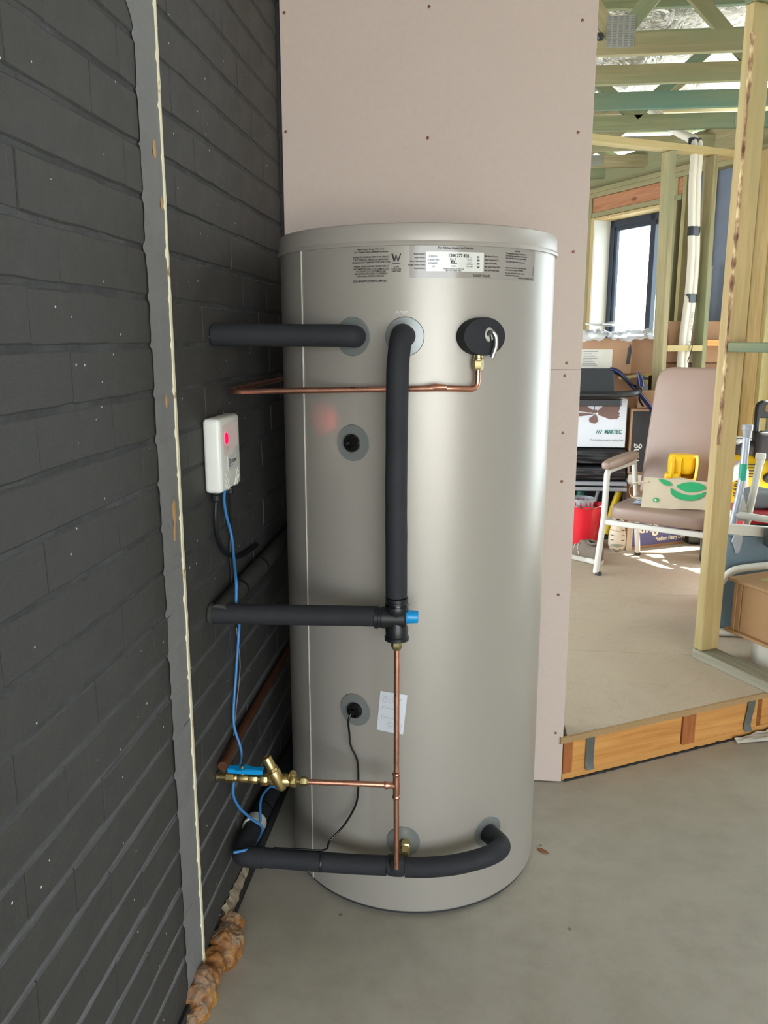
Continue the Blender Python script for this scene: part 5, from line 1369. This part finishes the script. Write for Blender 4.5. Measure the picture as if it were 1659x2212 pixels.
part('angle_strip', join(box(0.955, 0.988, 5.09, 5.094, PLAT, PLAT + 0.30, 0.0015), box(0.984, 0.988, 5.094, 5.12, PLAT, PLAT + 0.30, 0.0015)), M['shoewhite'], None, world=True, label='cream perforated plastic strip upright beside the blue printed box', cat='strip')
# ---- blue printed storage box under the chair
kb = thing('moving_box', 'cardboard moving box with dark blue printed front under the armchair', 'box', hw(3.56, 4.06, PLAT), ANG)
kbx = box(-0.213, 0.213, -0.08, 0.09, 0.0, 0.255, 0.002)
part('carton', kbx, M['card_brown'], kb)
part('blue_print', flat([(-0.209, 0.018), (0.207, 0.018), (0.207, 0.25), (-0.209, 0.25)], T(0, -0.0808, 0) @ RX(PI / 2)), M['boxblue'], kb, angle=0)
part('title_print', text_bm('king', 0.115, T(-0.165, -0.0814, 0.136) @ RX(PI / 2), None, 'LEFT', 0.003, 0.95), M['inkwhite'], kb, angle=0)
part('strength_print', text_bm('Medium Heavy Duty', 0.037, T(-0.005, -0.0814, 0.050) @ RX(PI / 2), None, 'LEFT', 0.0008, 0.78), M['inkwhite'], kb, angle=0)
kb2 = thing('moving_box', 'dark blue printed box standing upright between the fan carton and the armchair back', 'box', (1.09, 5.55, 0.60), 0)
part('carton', box(0.99, 1.145, 5.38, 5.52, 0.60, 1.015, 0.003), M['card_brown'], kb2, world=True)
part('blue_print', flat([(1.0, 0.61), (1.14, 0.61), (1.14, 1.0), (1.0, 1.0)], T(0, 5.3792, 0) @ RX(PI / 2)), M['dark'], kb2, world=True, angle=0)
part('side_print', text_bm('king', 0.07, T(1.03, 5.3786, 0.68) @ RX(PI / 2) @ RZ(PI / 2), None, 'LEFT', 0.001), M['inkpale'], kb2, world=True, angle=0)
part('cardboard_box', box(0.99, 1.145, 5.425, 5.70, PLAT, 0.525, 0.003), M['card_brown'], None, world=True, label='brown cardboard box on the floor behind the left arm of the armchair', cat='box')
part('storage_case', box(0.995, 1.14, 5.385, 5.70, 0.527, 0.598, 0.012, 2), M['offwhite'], None, world=True, label='off-white flat case on the brown box behind the armchair arm', cat='case')
part('cardboard_box', box(1.03, 1.15, 5.40, 5.52, 1.017, 1.125, 0.003), M['card_brown'], None, world=True, label='small brown box on the upright dark blue box', cat='box')
# ---- dark bin and other things beyond the chair
bn = thing('waste_bin', 'dark grey round bin on the floor beside the near post base', 'bin', (1.418, 4.89, PLAT), 0)
part('shell', lathe([(0, 0), (0.072, 0), (0.074, 0.004), (0.084, 0.30), (0.080, 0.30), (0.07, 0.01), (0, 0.01)], 32), M['dark'], bn)
part('black_tub', box(1.37, 1.60, 5.285, 5.47, PLAT, 0.36, 0.02, 2), M['blackplastic'], None, world=True, label='low black tub on the floor behind the blue printed box', cat='tub')
# ---- stack of cartons by the window
CBR = R(-18)
def carton(name, label, x0, x1, y0, y1, z0, z1, mat='card_brown', rz=0.0, flaps=False):
    cx, cy = (x0 + x1) / 2, (y0 + y1) / 2
    t = thing(name, label, 'box', (cx, cy, z0), rz, 'cartons by the far window')
    w, d, h = (x1 - x0) / 2, (y1 - y0) / 2, z1 - z0
    part('carton', box(-w, w, -d, d, 0, h, 0.004), M[mat], t)
    part('packing_tape', box(-0.03, 0.03, -d - 0.0012, d + 0.001, h * 0.45, h + 0.0012, 0.0), M['conduit'] if False else M['packlabel'], t, label='strip of clear brown tape') if flaps else None
    return t
carton('cardboard_box', 'lowest brown carton of the stack under the far window', 0.52, 1.14, 5.84, 6.22, PLAT, 0.72)
carton('cardboard_box', 'middle brown carton of the stack under the far window', 0.54, 1.14, 5.82, 6.20, 0.722, 1.222, 'card_dark')
cA = carton('cardboard_box', 'torn brown carton with a white packing label, topmost by the far window', 0.60, 1.00, 5.60, 5.98, 1.224, 1.455, rz=R(4))
part('packing_label', box(-0.135, 0.075, -0.1925, -0.1905, 0.035, 0.155, 0), M['packlabel'], cA, label='white packing label under tape')
lbl = bmesh.new()
for k in range(9): lbl = box(-0.12 + 0.003 * (k % 3), -0.02 - 0.012 * (k % 4), -0.1932, -0.1925, 0.052 + 0.011 * k, 0.056 + 0.011 * k, 0, 1, lbl)
part('label_lines', lbl, M['inkgrey'], cA)
part('torn_flap', prism([(-0.02, 0), (0.0, 0.0), (0.012, 0.09), (0.002, 0.13), (-0.012, 0.10)], 0, 0.004, 0, T(0.185, -0.193, 0.06) @ RX(PI / 2)), M['dark'], cA, label='dark torn slot')
cB = carton('cardboard_box', 'brown carton right of the labelled one, beside the left stud', 1.015, 1.26, 5.68, 5.98, 1.224, 1.462, rz=R(-10))
part('open_flap', box(-0.125, 0.10, -0.21, -0.155, 0.236, 0.240, 0, 1, None), M['card_brown'], cB)
carton('cardboard_box', 'brown carton seen between the two studs of the far frame', 1.24, 1.60, 5.75, 6.0, 1.29, 1.56, 'card_brown', R(8))
carton('cardboard_box', 'dark brown carton beneath the one between the studs', 1.22, 1.62, 5.74, 6.02, 0.90, 1.288, 'card_dark', R(8))
part('timber_offcut', box(-0.12, 0.12, -0.02, 0.02, 0, 0.018, 0.002, 1, None, T(1.05, 5.56, 1.205) @ RZ(R(10)) @ RY(R(-8))), M['pine_light'], None, center=True, label='pale timber offcut poking out under the right carton', cat='timber')
pw = bmesh.new(); g = []
for i in range(30):
    x = 0.60 + 0.56 * i / 29; r = []
    for j in range(18):
        y = 5.54 + 0.36 * j / 17
        n1 = noise.noise(Vector((x * 9, y * 9, 1))); n2 = abs(noise.noise(Vector((x * 20, y * 16, 6))))
        r.append(pw.verts.new((x + 0.01 * n1, y + 0.012 * n1, 1.478 + 0.022 * n1 + 0.05 * n2 - 0.05 * max(0, 5.60 - y) / 0.06)))
    g.append(r)
for a, c in zip(g, g[1:]):
    for k in range(17): pw.faces.new((a[k], c[k], c[k + 1], a[k + 1]))
part('plastic_wrap', pw, M['poly'], None, world=True, angle=25, label='crumpled clear plastic wrap lying on the cartons under the window', cat='plastic wrap')
for k, (x, y, rz) in enumerate(((0.84, 5.72, 0.4), (0.95, 5.68, -0.5))):
    part('paper_sheet', displace(prism(rrect(0.21, 0.14, 0.004, 1), 0, 0.002, 0, T(x, y, 1.535 + 0.012 * k) @ RZ(rz) @ RX(0.12)), 0.012, 14, k), M['labelwhite'], None, center=True, label=('left' if k == 0 else 'right') + ' white paper sheet on the plastic wrap by the window', cat='paper')
# ---- white ducts between the studs
du = thing('duct', 'pair of white flexible ducts taped with black bands between the far studs', 'duct', hw(3.88, V2 + 0.02, 1.1), 0)
def dp(u, z, dv=0.0): return hw(u + 0.057, V2 + 0.062 + dv, z)
for off in (-0.020, 0.020):
    part('duct_pipe', tube(spline([dp(3.875 + off, 1.12), dp(3.878 + off, 1.42), dp(3.898 + off, 1.71), dp(3.900 + off, 1.95), dp(3.884 + off, 2.15), dp(3.866 + off, 2.40), dp(3.862 + off, 2.60), dp(3.864 + off, 2.66, 0.05), dp(3.874 + off, 2.74, 0.20), dp(3.89 + off, 2.95, 0.5)], 8), 0.0225, 16), M['conduit'], du, world=True, angle=60)
for (u, z) in ((3.885, 2.11), (3.900, 1.70), (3.860, 2.63)):
    part('tape_band', prism(rrect(0.0875, 0.047, 0.0225, 6), -0.028, 0.028, 0.001, T(*dp(u, z, 0.0 if z < 2.5 else 0.018)) @ RZ(ANG)), M['tape'], du, world=True)
part('duct_print', text_bm('16mm 3/4', 0.032, T(*(dp(3.905, 1.56) + hw(0, -0.0226))) @ RZ(ANG) @ RX(PI / 2) @ RZ(-PI / 2), None, 'CENTER', 0.0, 0.9), M['inkgrey'], du, world=True, angle=0)
cable('thin black wire looped over the noggin by the white ducts', [hw(3.905, V2 - 0.012, 1.43), hw(3.93, V2 - 0.012, 1.415), hw(3.925, V2 - 0.012, 1.36), hw(3.905, V2 - 0.012, 1.31), hw(3.915, V2 - 0.012, 1.28), hw(3.90, V2 - 0.012, 1.24), hw(3.91, V2 - 0.012, 1.19)], 0.003, 'blackplastic', 'wire')

# ---- things behind the near stud frame, right edge
wf_ = thing('walking_frame', 'upturned white and grey tube walking frame with rubber tips pointing up', 'walking aid', (1.25, 3.9, PLAT), 0)
part('leg', tube(fillet([(1.233, 3.9, 1.03), (1.231, 3.9, 0.80), (1.205, 3.9, 0.60), (1.185, 3.88, 0.36), (1.20, 3.86, 0.26)], 0.08), 0.0165, 14), M['canegrey'], wf_, world=True, label='grey leg with a green sticker')
part('leg_sleeve', tube([(1.2335, 3.9, 1.02), (1.2325, 3.9, 0.955)], 0.0150, 14), M['canegrey'], wf_, world=True)
part('sticker', lathe([(0.0168, 0), (0.0170, 0.001), (0.0170, 0.075), (0.0168, 0.076)], 20, aim((1.2305, 3.9, 0.815), (0.01, 0, 1))), M['greenmark'], wf_, world=True, label='green sticker')
part('rubber_tip', lathe([(0.0165, 0), (0.0185, 0.004), (0.0205, 0.030), (0.0235, 0.032), (0.0235, 0.055), (0.021, 0.058), (0, 0.058)], 20, T(1.2335, 3.9, 1.012)), M['greyplastic'], wf_, world=True)
part('leg', tube([(1.307, 3.92, 0.89), (1.288, 3.92, 0.72), (1.268, 3.92, 0.56)], 0.0165, 14), M['offwhite'], wf_, world=True)
part('rubber_tip', lathe([(0.0165, 0), (0.0185, 0.004), (0.0205, 0.026), (0.0235, 0.028), (0.0235, 0.048), (0.021, 0.052), (0, 0.052)], 8, T(1.309, 3.92, 0.885)), M['offwhite'], wf_, world=True)
part('gusset', prism([(-0.02, 0), (0.05, 0), (0.03, 0.03), (0.0, 0.13), (-0.006, 0.13)], -0.006, 0.006, 0.002, T(1.245, 3.915, 0.62) @ RX(PI / 2)), M['enamel'], wf_, world=True)
part('cross_bar', tube([(1.21, 3.9, 0.655), (1.42, 3.86, 0.630)], 0.0165, 14), M['enamel'], wf_, world=True)
for (pts, nm) in (([(1.06, 3.60, 0.30), (1.075, 3.60, 0.385), (1.11, 3.60, 0.445), (1.16, 3.60, 0.475), (1.32, 3.60, 0.50)], 'lower_hoop'), ([(1.06, 3.60, 0.30), (1.05, 3.60, 0.25), (1.062, 3.60, 0.205), (1.09, 3.60, 0.186), (1.30, 3.60, 0.183)], 'lower_hoop')):
    part(nm, tube(spline(pts, 6), 0.0165, 14), M['enamel'], wf_, world=True)
pk = part('white_board', box(-0.16, 0.16, -0.012, 0.012, -0.022, 0.022, 0.002, 1, None, T(1.235, 3.615, 0.641) @ RY(R(4)) @ RZ(R(4))), M['offwhite'], None, center=True, label='white painted board lying level across the blue grey tub', cat='board')
tb = thing('storage_tub', 'blue grey plastic tub with pale latch, under the white board at the right edge', 'tub', (1.30, 3.74, PLAT), 0)
tbm = bmesh.new(); rings = []
for (s_, z) in ((1.0, 0.0), (1.0, 0.01), (0.88, 0.44), (0.92, 0.445), (0.92, 0.452)):
    rings.append([tbm.verts.new((x * s_, y * s_, z)) for x, y in rrect(0.44, 0.20, 0.03, 4)])
for a, c in zip(rings, rings[1:]):
    n_ = len(a)
    for k in range(n_): tbm.faces.new((a[k], a[(k + 1) % n_], c[(k + 1) % n_], c[k]))
tbm.faces.new(rings[0][::-1]); tbm.faces.new(rings[-1])
part('shell', tbm, M['tubblue'], tb)
part('latch', prism([(-0.016, 0.0), (0.020, 0.0), (0.022, -0.03), (0.014, -0.075), (0.006, -0.085), (-0.004, -0.082), (-0.014, -0.045), (-0.024, -0.03)], 0, 0.010, 0.003, T(-0.150, -0.0955, 0.452) @ RX(R(90 - 3))), M['greyplastic'], tb)
kw = thing('pressure_washer', 'yellow and black pressure washer with upright black handle at the right edge', 'pressure washer', (1.50, 4.62, PLAT), 0)
part('body', cushion(1.355, 1.68, 4.60, 4.85, PLAT + 0.06, 0.80, 0.06), M['kyellow'], kw, world=True, angle=60)
part('top_cover', cushion(1.36, 1.70, 4.58, 4.86, 0.775, 0.87, 0.045), M['dark'], kw, world=True, angle=60)
part('gun_holder', cushion(1.49, 1.66, 4.545, 4.62, 0.76, 0.93, 0.03), M['dark'], kw, world=True, angle=60)
part('cable_hook', tube(spline([(1.60, 4.56, 0.80), (1.60, 4.555, 0.70), (1.56, 4.55, 0.66), (1.62, 4.55, 0.64), (1.70, 4.56, 0.68)], 6), 0.018, 10), M['dark'], kw, world=True)
part('handle', tube(fillet([(1.505, 4.62, 0.80), (1.505, 4.62, 1.085), (1.70, 4.62, 1.085), (1.70, 4.62, 0.80)], 0.03), 0.017, 12), M['blackplastic'], kw, world=True)
part('handle_grip', prism([(-0.11, -0.055), (0.11, -0.055), (0.11, 0.045), (-0.08, 0.045), (-0.11, 0.01)], -0.018, 0.018, 0.008, T(1.605, 4.62, 1.055) @ RX(PI / 2)), M['dark'], kw, world=True)
part('grip_hole', prism(rrect(0.14, 0.045, 0.012, 3), 0.0185, 0.0200, 0, T(1.610, 4.62, 1.058) @ RX(PI / 2)), M['pine_dark'], kw, world=True)
part('maker_print', join(text_bm('KÄRCHER', 0.047, T(1.424, 4.5992, 0.535) @ RX(PI / 2) @ RZ(PI / 2), None, 'LEFT', 0.0012, 0.92, 0.15), flat([(0, 0), (0.20, 0), (0.20, -0.005), (0, -0.005)], T(1.449, 4.5992, 0.535) @ RX(PI / 2) @ RZ(PI / 2))), M['ink'], kw, world=True, angle=0)
for k in range(5):
    part('vent_slot', box(1.475, 1.525, 4.594, 4.601, 0.655 + k * 0.018, 0.661 + k * 0.018, 0.001), M['dark'], kw, world=True)
for x in (1.40, 1.64): part('wheel', lathe([(0, -0.02), (0.07, -0.02), (0.075, -0.01), (0.075, 0.01), (0.07, 0.02), (0, 0.02)], 20, T(x, 4.82, PLAT + 0.076) @ RY(PI / 2)), M['blackplastic'], kw, world=True)
kw.location = (1.625, 5.0, PLAT)
cable('thin black line put in for the dark gap along the pine bracing at the right edge', [hw(4.335, 4.155, 2.45), hw(4.335, 4.155, 1.9), hw(4.335, 4.153, 1.45), hw(4.335, 4.15, 1.0), hw(4.335, 4.145, 0.8)], 0.004, 'blackplastic', 'gap_line')  # black strip added for the dark gap beside the bracing, not a cable
# soft bag, red tray and power tool beyond the white board
gb = cushion(1.28, 1.62, 4.00, 4.20, 0.655, 0.735, 0.035); bmesh.ops.subdivide_edges(gb, edges=gb.edges[:], cuts=1, use_grid_fill=True)
part('tool_bag', displace(gb, 0.016, 12), M['greyfabric'], None, world=True, angle=60, label='slumped grey tool bag on the red tray at the right edge', cat='bag')
rt = thing('red_tray', 'red lidded toolbox under the slumped grey bag', 'toolbox', (1.44, 4.16, PLAT), 0)
part('lid', box(1.275, 1.64, 3.98, 4.20, 0.615, 0.653, 0.008, 2), M['redtray'], rt, world=True)
part('body', box(1.285, 1.63, 3.995, 4.19, PLAT, 0.612, 0.006), M['red'], rt, world=True)
part('handle_strip', box(1.29, 1.46, 3.985, 3.995, 0.575, 0.592, 0.003), M['blackplastic'], rt, world=True)
pt = thing('power_tool', 'maroon power tool with black battery at the right end of the white board', 'power tool', (1.27, 3.50, 0.63), 0)
part('body', cushion(1.235, 1.40, 3.475, 3.57, 0.665, 0.775, 0.035), M['maroon'], pt, world=True, angle=60)
part('battery', box(1.232, 1.37, 3.475, 3.575, 0.592, 0.668, 0.010, 2), M['blackplastic'], pt, world=True)
part('battery_mark', prism(rrect(0.022, 0.009, 0.004, 3), 0, 0.001, 0, T(1.256, 3.4745, 0.640) @ RX(PI / 2)), M['inkpale'], pt, world=True)
part('battery_print', text_bm('X', 0.02, T(1.276, 3.4742, 0.634) @ RX(PI / 2), None, 'LEFT', 0.0006), M['inkpale'], pt, world=True, angle=0)
# MDF box on an upturned white bucket
mx = thing('mdf_box', 'brown MDF box with overhanging lid resting on a white bucket behind the near plate', 'box', hw(2.70, 2.20, 0.30), ANG)
HB = lambda u0, u1, v0, v1, z0, z1, bv=0.001: box(u0, u1, v0, v1, z0, z1, bv)
def mpart(nm, bm_, mt): return part(nm, bm_, M[mt], mx, mw=HOUSE.copy())
mpart('base', HB(2.553, 2.86, 1.74, 2.425, 0.278, 0.290), 'mdf')
mpart('lid', HB(2.553, 2.86, 1.74, 2.425, 0.492, 0.504), 'mdf')
mpart('side_panel', HB(2.572, 2.584, 1.75, 2.360, 0.290, 0.492), 'mdf')
mpart('end_panel', HB(2.566, 2.85, 2.385, 2.400, 0.290, 0.492), 'mdf')
mpart('corner_strip', HB(2.570, 2.582, 2.363, 2.386, 0.290, 0.492), 'mdf')
mpart('rear_panel', HB(2.84, 2.852, 1.75, 2.385, 0.290, 0.492), 'mdf')
mpart('lid_slot', HB(2.64, 2.78, 2.20, 2.35, 0.5035, 0.5050, 0), 'pine_light')
wbk = thing('bucket', 'white bucket on the floor behind the near bottom plate, carrying the MDF box', 'bucket', hw(2.70, 2.28, PLAT), ANG)
part('pail', lathe([(0, 0), (0.088, 0), (0.092, 0.004), (0.110, 0.106), (0.114, 0.108), (0.114, 0.112), (0.10, 0.112), (0, 0.10)], 10), M['offwhite'], wbk)
gh = thing('grab_bar', 'short black sleeved grab bar standing on the MDF box lid', 'bar', hw(2.66, 2.20, 0.505), ANG)
q0 = hw(2.66, 2.14, 0.505)
part('sleeve', tube(fillet([q0, q0 + Vector((0.003, 0, 0.075)), q0 + Vector((0.035, 0.0, 0.115))], 0.03), 0.0155, 8), M['blackgloss'], gh, world=True)
part('tube_end', tube([q0 + Vector((0.033, 0, 0.112)), q0 + Vector((0.075, 0.01, 0.165))], 0.014, 12), M['canegrey'], gh, world=True)
part('plastic_clip', cushion(1.04, 1.10, 3.70, 3.76, PLAT, PLAT + 0.05, 0.02), M['blueclip'], None, world=True, angle=60, label='small light blue plastic piece on the floor behind the MDF box', cat='plastic piece')
